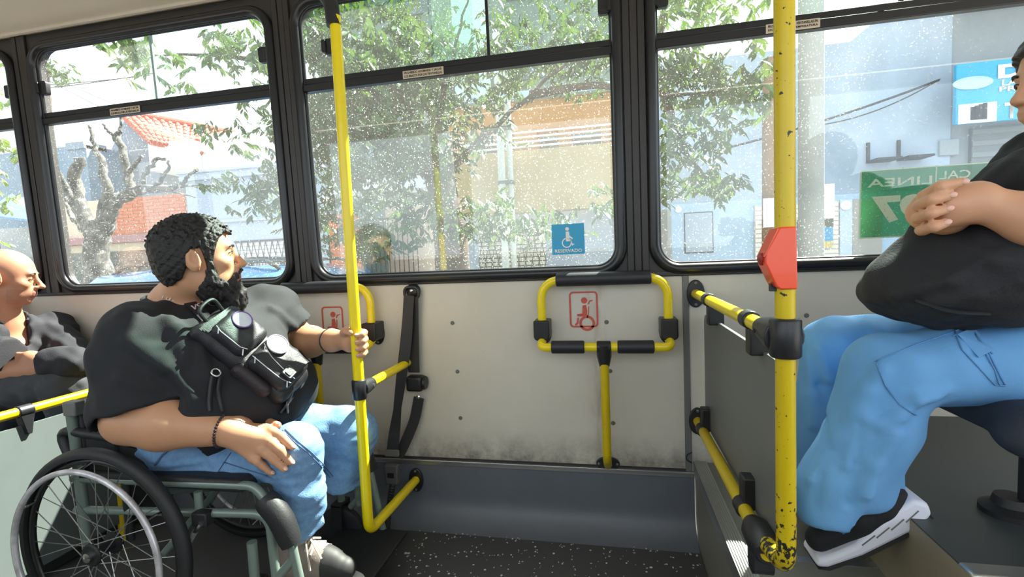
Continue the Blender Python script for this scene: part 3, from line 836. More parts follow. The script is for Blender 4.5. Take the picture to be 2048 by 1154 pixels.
# --- house behind the trees: white base, brick gate pier, then the yellow house
h3 = empty('iron_gate_house', (xz(740, 480)[0], FY, ZS), label='white wall with brick pier and black iron gate behind tree', cat='house')
slab('wall', xz(655, 400)[0], xz(905, 400)[0], xz(740, 400)[1]+.15, xz(740, 340)[1], FY+.02, FY+.5, plaster('white blue plaster', (214, 220, 230), .25), h3)
slab('brick_pier', xz(655, 480)[0], xz(700, 480)[0], ZS, xz(660, 430)[1], FY, FY+.4, bm_, h3)
slab('passage_wall', xz(700, 480)[0], xz(850, 480)[0], ZS, xz(740, 430)[1]+.3, FY+1.5, FY+1.7, plaster('cream passage wall', (216, 190, 170)), h3)
for i in range(14):
    x = xz(706+i*9.5, 480)[0]
    MB().tube([(x, FY+.1, ZS), (x, FY+.1, xz(740, 436)[1])], .009, 6).build('gate_bar', iron, h3)
for z in (ZS+.2, xz(740, 500)[1], xz(740, 440)[1]):
    MB().box((xz(704, 480)[0], FY+.085, z), (xz(840, 480)[0], FY+.115, z+.03)).build('gate_rail', iron, h3)

yx0, yx1 = xz(905, 350)[0], xz(1262, 350)[0]
h4 = empty('yellow_house', ((yx0+yx1)/2, FY, ZS), label='yellow ochre house with barred balcony windows and lattice gate', cat='house')
yp = plaster('yellow ochre plaster', (200, 172, 128), .2, .8)
op = plaster('orange ochre plaster', (208, 150, 96), .25, .8)
zy0, zy1 = xz(1100, 428)[1], xz(1100, 312)[1]
slab('parapet', yx0, yx1, zy0, zy1, FY-.6, FY-.35, yp, h4)
zl0 = xz(1100, 262)[1]; zl1 = xz(1100, 200)[1]
slab('upper_wall', yx0, yx1, zl0, zl1, FY-.1, FY+.4, op, h4)
slab('eaves', yx0, yx1, zl1, xz(1100, 186)[1], FY-.25, FY+.5, plaster('light blue fascia', (178, 206, 226), .2), h4)
slab('loggia_back', yx0, yx1, zy1-.2, zl0+.05, FY+.7, FY+.8, plaster('dark loggia', (96, 104, 104)), h4)
for px in (1042, 1064, 1130, 1215, 905):
    x = xz(px, 280)[0]
    slab('column', x-.10, x+.10, zy1-.1, zl0+.02, FY-.1, FY+.2, op, h4)
for k in range(5):
    z = zy1 + (zl0-zy1)*(k+.6)/5.4
    MB().tube([(yx0, FY-.3, z), (yx1, FY-.3, z)], .016, 6).build('railing_bar', MT['white'], h4)
slab('ground_wall', yx0, yx1, ZS, zy0+.05, FY, FY+.4, gp, h4)
lattice(h4, xz(958, 500)[0], xz(1092, 500)[0], ZS+.6, xz(1000, 455)[1], FY-.03, 5, iron)

# --- tall grey-green apartment block behind
h9 = empty('apartment_block', (-3, 10.5, ZS), label='tall grey green apartment block far behind the leafy tree', cat='building')
ab_ = plaster('grey green plaster', (112, 124, 116), .5, .8)
slab('wall', at(640, 200, 10.5).x, at(1244, 200, 10.5).x, ZS, 9.5, 10.5, 13, ab_, h9)
for i in range(5):
    for j in range(3):
        x = at(720+110*i, 100, 10.5).x; z = 3.6+2.0*j
        slab('window', x-.45, x+.45, z, z+1.1, 10.44, 10.52, cglass0, h9)
slab('pale_strip', at(905, 60, 10.4).x, at(975, 60, 10.4).x, 2.0, 9.4, 10.35, 10.5, plaster('pale mint strip', (186, 214, 206), .2), h9)

# --- blue-grey rendered building (right window)
ex0, ex1 = xz(1262, 350)[0], xz(1900, 300)[0]
h5 = empty('rendered_building', ((ex0+ex1)/2, FY, ZS), label='large weathered blue grey rendered wall with shutters and meter door', cat='building')
rp_ = plaster('weathered blue render', (174, 190, 210), .7, .9)
zt5 = xz(1560, 100)[1]
zt6 = xz(1750, 28)[1]; zt7 = xz(1898, 60)[1]
xm1, xm2 = xz(1700, 100)[0], xz(1790, 40)[0]
MB().prism([(ex0, ZS), (ex1, ZS), (ex1, zt6+.15), (xm2, zt6+.1), (xm1, zt5-.0), (ex0, zt5)], (0, FY, 0), VX, (0, 0, 1), (0, 1, 0), .5).build('wall', rp_, h5)
zb5 = xz(1500, 400)[1]
slab('ground_band', ex0, ex1, ZS, zb5, FY-.03, FY+.1, plaster('pale blue paint', (176, 200, 224), .2, .8), h5)
slab('doorway', xz(1316, 450)[0], xz(1342, 450)[0], ZS, xz(1330, 420)[1], FY-.05, FY+.1, plaster('grey doorway', (160, 160, 158)), h5)
md = MB(); x0, z1 = xz(1369, 428); x1, z0 = xz(1424, 503)
md.box((x0, FY-.055, z0), (x1, FY, z1)); md = md.build('meter_door', plaster('grey blue metal door', (170, 184, 200), .3), h5, bev=.006)
MB().frame(rrect(x1-x0+.03, z1-z0+.03, .001, 1), rrect(x1-x0, z1-z0, .001, 1), ((x0+x1)/2, FY-.03, (z0+z1)/2), VX, (0,0,1), VN, .012).build('door_gap', iron, h5, smooth=0)
for a, b in ((1507, 1545), (1588, 1608), (1640, 1674)):
    xa, xb = xz(a, 450)[0], xz(b, 450)[0]; za = xz(1560, 408)[1]
    slab('shutter_back', xa, xb, ZS, za, FY-.06, FY-.02, mat('grey shutter', lin(188, 186, 184), .6), h5, 0)
    z = ZS+.9
    while z < za-.03:
        MB().box((xa+.01, FY-.068, z), (xb-.01, FY-.05, z+.05)).build('shutter_slat', shut_m, h5, smooth=0); z += .07
slab('doorpost', xz(1675, 450)[0], xz(1700, 450)[0], ZS, xz(1690, 400)[1], FY-.08, FY, plaster('blue doorpost', (196, 212, 232), .15), h5)
slab('grey_door', xz(1700, 450)[0], xz(1760, 450)[0], ZS, xz(1700, 400)[1], FY-.07, FY, plaster('grey door', (176, 172, 168)), h5)
MB().lathe([(.07, 0), (.07, .02), (.03, .03)], (xz(1686, 412)[0], FY-.08, xz(1686, 412)[1]), VN, 16).build('lamp', MT['white'], h5)
MB().lathe([(.05, 0), (.05, .02), (.03, .03)], (xz(1356, 420)[0], FY-.03, xz(1356, 420)[1]), VN, 16).build('lamp', MT['white'], h5)
for px, py in ((1735, 308), (1796, 303)):
    x, z = xz(px, py)
    q = MB(); q.box((x-.02, FY-.03, z-.12), (x+.02, FY, z+.16)).box((x-.02, FY-.30, z-.14), (x+.30, FY-.0, z-.11))
    q.build('wall_bracket', iron, h5)
slab('vent', xz(1876, 300)[0], xz(1915, 300)[0], xz(1890, 312)[1], xz(1890, 280)[1], FY-.04, FY, mat('louvre', lin(150, 158, 166), .6), h5)
x0, z0 = xz(1590, 497); x1, z1 = xz(1660, 437)
ad = empty('shop_poster', ((x0+x1)/2, FY-.10, z0), label='small blue and yellow shop poster behind the utility pole', cat='poster')
slab('board', x0, x1, z0, z1, FY-.11, FY-.085, mat('poster blue', lin(70, 150, 196), .5), ad)
slab('band', x0, x1, z1-.30*(z1-z0), z1, FY-.114, FY-.10, mat('poster slate', lin(96, 100, 92), .5), ad, 0)
slab('band', x0, x1, z0, z0+.22*(z1-z0), FY-.114, FY-.10, mat('poster tan', lin(190, 176, 130), .5), ad, 0)
yel = mat('poster yellow', lin(240, 206, 70), .5)
text('lettering', 'AL', (x0+.30*(x1-x0)-.02, FY-.115, z1-.27*(z1-z0)), VX, (0,0,1), .36*(x1-x0), .24*(z1-z0), yel, ad, bold=.03, n=VN)
text('lettering', 'can', (x0+.06*(x1-x0), FY-.112, z0+.50*(z1-z0)), VX, (0,0,1), .6*(x1-x0), .14*(z1-z0), MT['white'], ad, n=VN)
text('lettering', 'gal', (x0+.06*(x1-x0), FY-.112, z0+.28*(z1-z0)), VX, (0,0,1), .6*(x1-x0), .20*(z1-z0), MT['white'], ad, n=VN)
text('lettering', 'AL', (x0+.70*(x1-x0), FY-.115, z0+.02*(z1-z0)), VX, (0,0,1), .2*(x1-x0), .14*(z1-z0), yel, ad, n=VN)

# --- turquoise shop sign on a grey shop front
h6 = empty('shop_building', (ex1+2, FY, ZS), label='grey shop front under the turquoise sign at right', cat='building')
slab('wall', ex1, ex1+6, ZS, zt6+.6, FY+.05, FY+.5, plaster('grey shop wall', (160, 166, 174), .4), h6)
slab('roller_door', xz(1942, 280)[0], ex1+5, ZS, xz(1960, 255)[1], FY-.02, FY+.06, mat('dark roller door', lin(120, 124, 130), .6, var=.3, vscale=3), h6)
for k in range(9):
    z = xz(1960, 255)[1]-.1-k*.16
    MB().box((xz(1942, 280)[0], FY-.035, z), (ex1+5, FY-.01, z+.07)).build('door_slat', mat('door slat', lin(128, 132, 138), .6) if k == 0 else bpy.data.materials['door slat'], h6, smooth=0)
sg = empty('shop_sign', (ex1+1.5, FY-.4, 2.5), label='turquoise shop signboard with white lettering at upper right', cat='sign')
sx0, sz0 = xz(1904, 252, FY-.35); _, sz1 = xz(1904, 140, FY-.35); sx1 = sx0+2.6
turq = mat('turquoise sign', lin(40, 160, 204), .4)
slab('board', sx0, sx1, sz0, sz1+.05, FY-.42, FY-.35, turq, sg)
yS = FY-.425
MB().prism([(.42*math.cos(2*PI*k/24)*.55, .42*math.sin(2*PI*k/24)*.2) for k in range(24)], (xz(1945, 166, yS)[0], yS, xz(1945, 166, yS)[1]), VX, (0,0,1), VN, .01).build('oval_badge', mat('pale oval', lin(170, 214, 232), .5), sg, smooth=0)
slab('photo_panel', xz(1916, 240, yS)[0], xz(1992, 240, yS)[0], xz(1950, 246, yS)[1], xz(1950, 207, yS)[1], yS-.01, yS+.01, mat('pale panel', lin(206, 220, 230), .5), sg, 0)
for i in range(4):
    x = xz(1940+i*8, 225, yS)[0]
    MB().box((x, yS-.016, xz(1950, 240, yS)[1]), (x+.05, yS-.005, xz(1950, 214-i*2, yS)[1])).build('printed_tool', iron, sg)
def sign_text(s, px0, px1, py0, py1, bold=.02):
    x0, z0 = xz(px0, py1, yS); x1, _ = xz(px1, py1, yS); _, z1 = xz(px0, py0, yS)
    text('lettering', s, (x0, yS-.004, z0), VX, (0,0,1), x1-x0, z1-z0, MT['white'], sg, bold=bold, n=VN)
sign_text('DI', 1995, 2062, 130, 158, .05)
sign_text('LAB', 2003, 2050, 160, 172); sign_text('PREV', 1998, 2068, 174, 184); sign_text('H', 2036, 2046, 186, 194)
sign_text('Tel', 2008, 2066, 206, 238, .03)
h7m = plaster('pale fascia', (200, 214, 226), .2)
slab('upper_fascia', ex1, ex1+6, zt6-.1, zt6+.5, FY-.5, FY+.1, h7m, h6)

# --- poles
def post(name, px, ytop, r0, r1, Y, m, label, cat, ztop=7.0):
    p = at(px, 400, Y)
    root = empty(name, (p.x, Y, ZS), label=label, cat=cat)
    MB().lathe([(r0*1.05, ZS), (r0, ZS+.4), (r1, ztop)], (p.x, Y, 0), (0, 0, 1), 18).build('shaft', m, root, smooth=60)
    return root, p
up, pp = post('utility_pole', 1622, 0, .125, .115, 3.9, plaster('pole concrete', (172, 172, 170), .35, 3), 'round concrete utility pole outside the right window', 'utility pole')
slab('notice', pp.x+.10, pp.x+.21, xz(1640, 438, 3.9)[1], xz(1640, 370, 3.9)[1], 3.85, 3.87, MT['white'], up, 0)
wp, pp = post('wooden_pole', 1541, 0, .10, .075, 4.1, mat('weathered timber', lin(150, 118, 92), .8, var=.5, vscale=6, stretch=(6, 6, .6)), 'brown wooden street pole seen behind the yellow barrier pole', 'utility pole', 3.2)
slab('notice', pp.x-.11, pp.x+.09, xz(1541, 455, 4.1)[1], xz(1541, 398, 4.1)[1], 3.985, 4.0, MT['white'], wp, 0)
pp_, pq = post('white_pipe', 1006, 0, .055, .055, 5.2, plaster('white pipe', (224, 226, 222), .1), 'thin twin white pipe post before the yellow house', 'post', 4.4)
MB().lathe([(.045, ZS), (.045, 4.0)], (pq.x+.12, 5.25, 0), (0, 0, 1), 12).build('second_pipe', bpy.data.materials['white pipe'], pp_)
for z in (2.2, 3.0): slab('strap', pq.x-.07, pq.x+.18, z, z+.05, 5.14, 5.3, MT['greypanel'], pp_)

# --- overhead wires
def wire(a, b, sag, label, r=.008):
    a, b = Vector(a), Vector(b)
    pts = [a.lerp(b, t/16) - Vector((0, 0, sag*4*(t/16)*(1-t/16))) for t in range(17)]
    o = MB().tube(pts, r, 6).build('overhead_wire', iron, smooth=180)
    tag(o, label, 'cable'); return o
wire(at(60, 172, 5), at(300, 150, 5), .02, 'upper thin wire crossing the sky in the left window', .007)
wire(at(60, 180, 5.1), at(310, 146, 5.1), .02, 'lower of two near level wires in the left window', .007)
wire(at(60, 140, 7), at(222, 225, 7), .02, 'steep thin wire slanting down left of the pruned tree', .007)
wire(at(85, 145, 7.5), at(262, 222, 7.5), .02, 'second steep thin wire slanting to the red roof', .007)
wire(at(1425, 303, 6.0), at(1878, 160, 6.0), .06, 'black cable slanting up across the blue grey wall', .016)
wire(at(1880, 158, 6.05), at(1640, 250, 6.05), .10, 'slack second cable under the slanting cable', .009)

# --- building seen at the far left
h8 = empty('corner_building', (-13, 7.5, ZS), label='grey blue flat roofed building far left beyond the pruned tree', cat='building')
fx0, fx1 = at(0, 300, 7.5).x-4, at(172, 300, 7.5).x
slab('wall', fx0, fx1, ZS, at(140, 292, 7.5).z, 7.5, 9, plaster('slate blue plaster', (128, 146, 166), .3), h8)
slab('parapet', fx1-.55, fx1, at(140, 292, 7.5).z-.1, at(160, 284, 7.5).z, 7.45, 8, plaster('grey parapet', (140, 150, 168), .3), h8)
slab('lower_wall', at(-60, 480, 6.6).x, at(118, 480, 6.6).x, ZS, at(40, 455, 6.6).z, 6.6, 7.2, plaster('pale lower wall', (176, 178, 180), .4), h8)
aw = MB(); a0, a1 = at(-40, 428, 6.0), at(70, 440, 6.0)
aw.add([a0+Vector((0,.6,.5)), a1+Vector((0,.6,.35)), a1, a0, a0+Vector((0,.6,.46)), a1+Vector((0,.6,.31)), a1+Vector((0,0,-.04)), a0+Vector((0,0,-.04))], [(0,1,2,3),(7,6,5,4),(0,4,5,1),(1,5,6,2),(2,6,7,3),(3,7,4,0)])
aw.build('awning', mat('blue awning', lin(96, 134, 178), .7), h8)

# ------------------------------------------------------------------ parked blue car
carm = mat('blue car paint', lin(70, 128, 184), .25, .15, coat=.6)
cglass = mat('dark car glass', lin(40, 52, 62), .08)
car = empty('parked_car', (-3.9, 2.1, ZR), label='blue parked car with black roof rack just outside the window', cat='car')
def loft(sections, m, name, parent, smooth=50, bev=0):
    """sections: (x, [(y,z)...]) closed outlines of equal count along X."""
    k = len(sections[0][1]); vs, fs = [], []
    for x, prof in sections: vs += [(x if not isinstance(x, (list, tuple)) else x[i], y, z) for i, (y, z) in enumerate(prof)]
    for s in range(len(sections)-1):
        for i in range(k):
            j = (i+1) % k
            fs.append((s*k+i, s*k+j, (s+1)*k+j, (s+1)*k+i))
    fs.append(tuple(reversed(range(k)))); fs.append(tuple((len(sections)-1)*k+i for i in range(k)))
    return MB().add(vs, fs).build(name, m, parent, smooth=smooth, bev=bev)
CY_, hw = 2.1, .86
def sec(z0, z1, w0, w1):
    pr = [(-w0, z0), (w0, z0), (w0*1.02, (z0+z1)/2), (w1, z1-.05), (w1-.06, z1), (-w1+.06, z1), (-w1, z1-.05), (-w0*1.02, (z0+z1)/2)]
    return [(CY_+y, z) for y, z in pr]
loft([(-6.25, sec(-.1, .35, .6, .6)), (-6.1, sec(-.17, .45, .78, .75)), (-5.3, sec(-.17, .56, hw, .82)), (-4.9, sec(-.17, .62, hw, .82)), (-2.5, sec(-.17, .62, hw, .82)), (-2.0, sec(-.17, .58, .82, .78)), (-1.9, sec(-.08, .4, .7, .68))], carm, 'body', car)
loft([(-5.15, sec(.5, .62, .80, .78)), (-4.45, sec(.5, 1.09, .82, .64)), (-3.8, sec(.5, 1.135, .82, .65)), (-2.9, sec(.5, 1.125, .82, .65)), (-2.45, sec(.5, 1.06, .80, .62)), (-2.12, sec(.5, .66, .78, .74))], carm, 'cabin', car)
for s in (-1, 1):
    MB().prism([(-4.75, .64), (-2.45, .64), (-2.62, .98), (-4.36, .98)], (0, CY_+s*.765, 0), VX, (0, s*-.18, 1), (0, s, 0), .02).build('side_window', cglass, car)
MB().add([(-5.02, CY_-.70, .66), (-5.02, CY_+.70, .66), (-4.52, CY_+.60, 1.03), (-4.52, CY_-.60, 1.03)], [(0,1,2,3)]).build('windscreen', cglass, car).modifiers.new('t', 'SOLIDIFY').thickness = .03
for s in (-1, 1):
    MB().tube(fillet([(-4.30, CY_+s*.56, 1.10), (-4.15, CY_+s*.56, 1.175), (-2.75, CY_+s*.56, 1.17), (-2.62, CY_+s*.56, 1.09)], .06, 4), .016, 8).build('roof_rail', MT['plastic'], car)
    for x in (-3.85, -3.45, -3.05):
        MB().box((x-.02, CY_+s*.56-.012, 1.11), (x+.02, CY_+s*.56+.012, 1.17)).build('rail_foot', MT['plastic'], car)
for x in (-3.95, -3.0): MB().tube([(x, CY_-.58, 1.19), (x, CY_+.58, 1.19)], .015, 8).build('cross_bar', MT['plastic'], car)
for x in (-5.35, -2.75):
    for s in (-1, 1):
        w_ = MB(); w_.lathe([(.20, -.09), (.31, -.09), (.325, -.06), (.325, .06), (.31, .09), (.20, .09)], (x, CY_+s*.74, ZR+.325), (0, 1, 0), 28)
        w_ = w_.build('wheel', MT['rubber'], car); MB().lathe([(.205, -.07), (.18, .07), (.05, .08)], (x, CY_+s*.74, ZR+.325), (0, s, 0), 20).build('hubcap', MT['alu'], w_)

# ------------------------------------------------------------------ trees
bark = mat('grey bark', lin(92, 88, 84), .9, var=.9, vscale=9, col2=lin(42, 42, 44), specks=(lin(150, 146, 138), 14, .62), bump=.5, bscale=22)
bark2 = mat('dark brown bark', lin(84, 66, 58), .9, var=.8, vscale=8, col2=lin(40, 34, 32), bump=.5, bscale=24, stretch=(1, 1, .4))
def wob(pts, n=6, amp=.03, rnd=random):
    P = smooth_path(pts, n)
    return [p + Vector((rnd.uniform(-amp, amp), rnd.uniform(-amp, amp), rnd.uniform(-amp, amp)*.4)) if 0 < i < len(P)-1 else p for i, p in enumerate(P)]
TY = 3.9
pt = empty('pruned_tree', (at(195, 540, TY).x, TY, ZS), label='leafless heavily pruned street tree with cut limbs, left window', cat='tree')
rt_ = random.Random(11)
b0 = at(198, 560, TY); b0.z = ZS
def limb(px, r0, r1, name='limb', dy=None, amp=.025):
    pts = []
    for i, p in enumerate(px): pts.append(at(p[0], p[1], TY + (0 if dy is None else dy*i/(len(px)-1))))
    P = wob(pts, 5, amp, rt_)
    n = len(P)
    MB().tube(P, [.68*(r0+(r1-r0)*i/(n-1)) for i in range(n)], 10).build(name, bark, pt, smooth=70)
tr = wob([b0, at(200, 560, TY), at(192, 490, TY), at(205, 440, TY)], 6, .02, rt_)
MB().tube(tr, [.235 - .075*min(1, i/10) for i in range(len(tr))], 14).build('trunk', bark, pt, smooth=70)
limb([(200, 455), (232, 405), (270, 385), (310, 378), (345, 378)], .17, .06)
limb([(190, 470), (165, 425), (152, 370), (158, 315)], .17, .10)
limb([(160, 420), (135, 385), (112, 345), (104, 330)], .09, .03, dy=-.4)
limb([(165, 440), (140, 400), (118, 375)], .08, .04, dy=.5)
limb([(175, 470), (150, 440), (128, 400)], .08, .04, dy=.4)
limb([(200, 450), (215, 390), (205, 330), (190, 300), (178, 250)], .12, .03)
limb([(262, 388), (255, 340), (238, 285), (232, 265)], .09, .06)
limb([(238, 290), (222, 268), (205, 248)], .05, .025)
limb([(236, 270), (242, 250), (248, 215)], .04, .015)
limb([(255, 345), (270, 330), (285, 312)], .05, .03)
limb([(275, 385), (292, 350), (310, 320), (332, 318)], .06, .03)
limb([(310, 378), (330, 345), (338, 322)], .045, .025)
limb([(338, 378), (365, 365), (385, 345), (395, 340)], .05, .02)
limb([(345, 378), (378, 372), (432, 372)], .04, .012)
limb([(300, 380), (340, 382), (390, 395)], .03, .01)

leafA = leaf_mat('street tree leaf', lin(34, 58, 36), lin(62, 90, 40))
leafB = leaf_mat('yellow green leaf', lin(80, 108, 36), lin(122, 138, 48))
LEAF_V = np.array([(0,0,0), (.30,.16,.03), (.62,.17,.02), (1,0,-.10), (.62,-.17,.02), (.30,-.16,.03), (.5,0,-.02)], np.float32)
LEAF_F = [(0,6,1), (1,6,2), (2,6,3), (3,6,4), (4,6,5), (5,6,0)]
def leaf_mesh(m):
    me = bpy.data.meshes.new('leaf'); me.from_pydata([tuple(map(float, v)) for v in LEAF_V], [], LEAF_F); me.materials.append(m); me.shade_smooth(); return me
LM = {id(leafA): leaf_mesh(leafA), id(leafB): leaf_mesh(leafB)}
def leaf_mats(c, rad, n, size, rnd):
    """Leaves hang in sprays of five to seven around the cluster centre."""
    out = []
    while len(out) < n:
        d = Vector((rnd.gauss(0, .5), rnd.gauss(0, .5), rnd.gauss(0, .5)))
        s = Vector(c) + Vector((d.x*rad[0], d.y*rad[1], d.z*rad[2]))
        az = rnd.uniform(0, 2*PI)
        ax = Vector((math.cos(az), math.sin(az), -rnd.uniform(.3, 1.0))).normalized()
        for k in range(rnd.randint(5, 7)):
            side = Vector((-math.sin(az), math.cos(az), 0))*(1 if k % 2 else -1)
            dr = (ax + side*rnd.uniform(.5, 1.1) + Vector((0, 0, -rnd.uniform(.1, .8)))).normalized()
            if k == 0: dr = ax
            up = Vector((rnd.gauss(0, .5), rnd.gauss(0, .5), 1)).normalized()
            y_ = up.cross(dr).normalized(); z_ = dr.cross(y_)
            L_ = size*rnd.uniform(.7, 1.25); p = s - ax*(.028*k)
            out.append(Matrix(((dr.x*L_, y_.x*L_, z_.x*L_, p.x), (dr.y*L_, y_.y*L_, z_.y*L_, p.y), (dr.z*L_, y_.z*L_, z_.z*L_, p.z), (0, 0, 0, 1))))
    return out[:n]
def foliage(root, clusters, m, seed, n_obj=300):
    rnd = random.Random(seed); singles, rest = [], []
    for (px, py, Y, rx, rz, n, size) in clusters:
        c = at(px, py, Y)
        rest += leaf_mats(c, (rx, .5, rz), n, size, rnd)
    rest.sort(key=lambda M: (M.translation - EYE).length)
    near = [M for M in rest if M.translation.z > 1.0]
    singles = near[:n_obj]; ids = set(id(x) for x in singles); rest = [x for x in rest if id(x) not in ids]
    inv = parent_matrix(root).inverted()
    for M in singles:
        o = bpy.data.objects.new('leaf', LM[id(m)]); COL.objects.link(o); o.parent = root; o.matrix_parent_inverse = inv; o.matrix_basis = M
    if rest:
        A = np.array([[list(r) for r in M] for M in rest], np.float32)
        V = np.einsum('nij,kj->nki', A[:, :3, :3], LEAF_V) + A[:, None, :3, 3]
        n = len(rest); F = (np.array(LEAF_F)[None] + np.arange(n)[:, None, None]*7).reshape(-1, 3)
        me = bpy.data.meshes.new('foliage'); me.from_pydata(V.reshape(-1, 3).tolist(), [], F.tolist())
        o = link_mesh('foliage', me, m, root, 180); o['kind'] = 'stuff'

mt = empty('leafy_tree', (at(905, 480, 3.7).x, 3.7, ZS), label='big leafy street tree with dark trunk behind the middle window', cat='tree')
b0 = at(900, 540, 3.7); b0.z = ZS
fork = at(868, 320, 3.7)
P = wob([b0, at(905, 520, 3.7), at(895, 430, 3.7), fork], 6, .015)
MB().tube(P, [.23-.06*i/(len(P)-1) for i in range(len(P))], 16).build('trunk', bark2, mt, smooth=70)
for px in ([(868,320),(830,240),(770,150),(700,60)], [(872,310),(880,220),(905,120),(940,-20)], [(880,360),(960,280),(1060,190),(1180,80)], [(860,350),(740,280),(640,220),(520,140)], [(700,250),(600,330),(500,400)], [(1060,190),(1200,170),(1330,190),(1450,180)], [(1330,190),(1370,300),(1440,380)], [(640,220),(500,120),(300,110)]):
    yy = [3.7, 3.5, 3.2, 2.9][:len(px)] if px[0][0] > 850 and px[0][1] > 300 else [3.2, 3.05, 2.95, 2.9][:len(px)]
    P = wob([at(p[0], p[1], y) for p, y in zip(px, yy)], 6, .02)
    MB().tube(P, [.05*(1-.85*i/(len(P)-1)) for i in range(len(P))], 8).build('branch', bark2, mt, smooth=70)
CL = [(480,100,2.9,.32,.22,150,.13),(540,150,3.0,.22,.18,90,.12),(290,100,2.7,.26,.18,70,.14),(230,95,2.7,.18,.10,24,.14),(330,170,2.8,.2,.12,30,.13),(530,240,3.0,.30,.24,110,.11),(480,280,3.1,.2,.16,40,.11),(560,330,3.1,.2,.2,60,.11),
      (530,390,3.0,.30,.20,130,.12),(470,375,3.0,.14,.10,26,.12),(560,440,3.0,.16,.12,34,.12),(560,290,3.0,.15,.12,34,.11),
      (650,60,2.9,.3,.35,260,.13),(700,140,3.1,.5,.4,380,.12),(640,260,3.1,.35,.5,330,.11),(760,230,3.3,.6,.45,480,.11),(850,160,3.5,.6,.5,480,.11),(820,320,3.4,.5,.4,360,.11),(720,360,3.3,.45,.35,260,.11),
      (650,430,3.1,.3,.4,150,.11),(740,480,3.2,.4,.25,130,.12),(830,430,3.2,.28,.35,150,.12),(950,120,3.5,.5,.4,220,.11),(980,230,3.6,.4,.4,180,.11),(1090,150,3.5,.5,.35,130,.11),(1180,120,3.3,.35,.3,150,.11),(1050,60,3.4,.8,.4,160,.11),
      (980,440,3.4,.3,.25,130,.12),(1060,460,3.4,.35,.2,140,.12),(1130,450,3.5,.25,.2,60,.12),(900,440,3.3,.2,.3,60,.12),(1215,410,3.0,.12,.15,40,.12),
      (1350,150,2.9,.28,.25,240,.11),(1430,170,2.9,.35,.22,230,.11),(1500,190,2.9,.22,.2,110,.11),(1380,250,2.9,.3,.2,150,.11),(1340,320,2.9,.2,.22,100,.11),(1420,300,2.9,.22,.14,70,.11),(1400,370,2.85,.24,.10,70,.12),(1450,375,2.85,.16,.08,34,.13),(1330,390,2.9,.1,.12,34,.11)]
CL = [(px, py, Y, rx*1.1, rz*1.1, int(n*(2.3 if 600 < px < 900 else 1.7)), sz) for (px, py, Y, rx, rz, n, sz) in CL]
CL += [(700, 20, 3.6, .7, .3, 420, .12), (800, 60, 3.8, .7, .4, 420, .12), (690, 250, 3.7, .5, .5, 420, .12), (900, 260, 3.9, .5, .5, 300, .12), (780, 130, 3.9, .7, .5, 500, .12), (1000, 150, 4.0, .6, .4, 240, .12), (1160, 90, 3.8, .5, .4, 260, .11), (1130, 20, 3.6, .6, .25, 160, .11)]
foliage(mt, CL, leafA, 5)
st = empty('yellow_leafed_tree', (at(1400, 10, 3.6).x, 4.4, ZS), label='yellow green treetop above the bar of the right window', cat='tree')
b0 = at(1265, 500, 4.4); b0.z = ZS
P = wob([b0, at(1265, 400, 4.4), at(1270, 200, 4.4), at(1330, 30, 3.8), at(1400, -60, 3.6)], 6, .02)
MB().tube(P, [.12-.09*i/(len(P)-1) for i in range(len(P))], 10).build('trunk', bark2, st, smooth=70)
def shading_crown(root, m, spots, seed):
    """Unseen crown added above the window view to block sun from the podium."""
    rnd = random.Random(seed); M_ = []
    for (x, y, z, r, n) in spots: M_ += leaf_mats((x, y, z), (r, r, r), n, .17, rnd)
    A = np.array([[list(q) for q in M] for M in M_], np.float32)
    V = np.einsum('nij,kj->nki', A[:, :3, :3], LEAF_V) + A[:, None, :3, 3]
    F = (np.array(LEAF_F)[None] + np.arange(len(M_))[:, None, None]*7).reshape(-1, 3)
    me = bpy.data.meshes.new('foliage'); me.from_pydata(V.reshape(-1, 3).tolist(), [], F.tolist())
    link_mesh('foliage', me, m, root, 180)['kind'] = 'stuff'
shading_crown(st, leafB, [(3.95, 3.0, 5.9, .45, 700), (4.4, 3.3, 6.4, .6, 700), (4.4, 3.0, 5.7, .6, 600), (4.4, 3.6, 6.9, .5, 600), (4.4, 3.6, 7.2, .7, 500)], 77)  # leaves added out of view to keep sun off the podium
MB().tube(wob([at(1400, -60, 3.6), Vector((2.6, 3.4, 5.2)), Vector((3.7, 3.1, 6.0)), Vector((4.3, 3.2, 6.5))], 6, .02), .05, 8).build('branch', bark2, st, smooth=70)  # limb carrying the added shading leaves
foliage(st, [(1340,20,3.3,.32,.25,170,.13),(1410,15,3.3,.3,.25,150,.13),(1480,10,3.4,.3,.2,90,.12),(1380,-60,3.4,.6,.3,120,.13)], leafB, 8, 200)
ft = empty('distant_tree', (at(90, 140, 12).x, 12, ZS), label='distant pale green treetop at upper left beyond the roofs', cat='tree')
b0 = at(100, 540, 12); b0.z = ZS
MB().tube([b0, at(100, 300, 12), at(95, 140, 12)], [.2, .15, .05], 8).build('trunk', bark2, ft)
foliage(ft, [(95,140,12,.5,.5,240,.2),(130,150,12,.35,.3,90,.2),(75,135,12,.5,.6,120,.2)], leafA, 9, 60)
lt = empty('roadside_shrub_tree', (at(10, 330, 4.2).x, 4.2, ZS), label='sunlit green tree at the far left window', cat='tree')
b0 = at(-20, 540, 4.2); b0.z = ZS
MB().tube([b0, at(-20, 400, 4.2), at(-5, 300, 4.2)], [.1, .08, .03], 8).build('trunk', bark2, lt)
foliage(lt, [(15,300,4.2,.35,.3,120,.13),(10,380,4.2,.3,.4,90,.13),(10,190,4.2,.4,.4,90,.13),(5,480,4.2,.2,.12,40,.13)], leafB, 10, 120)
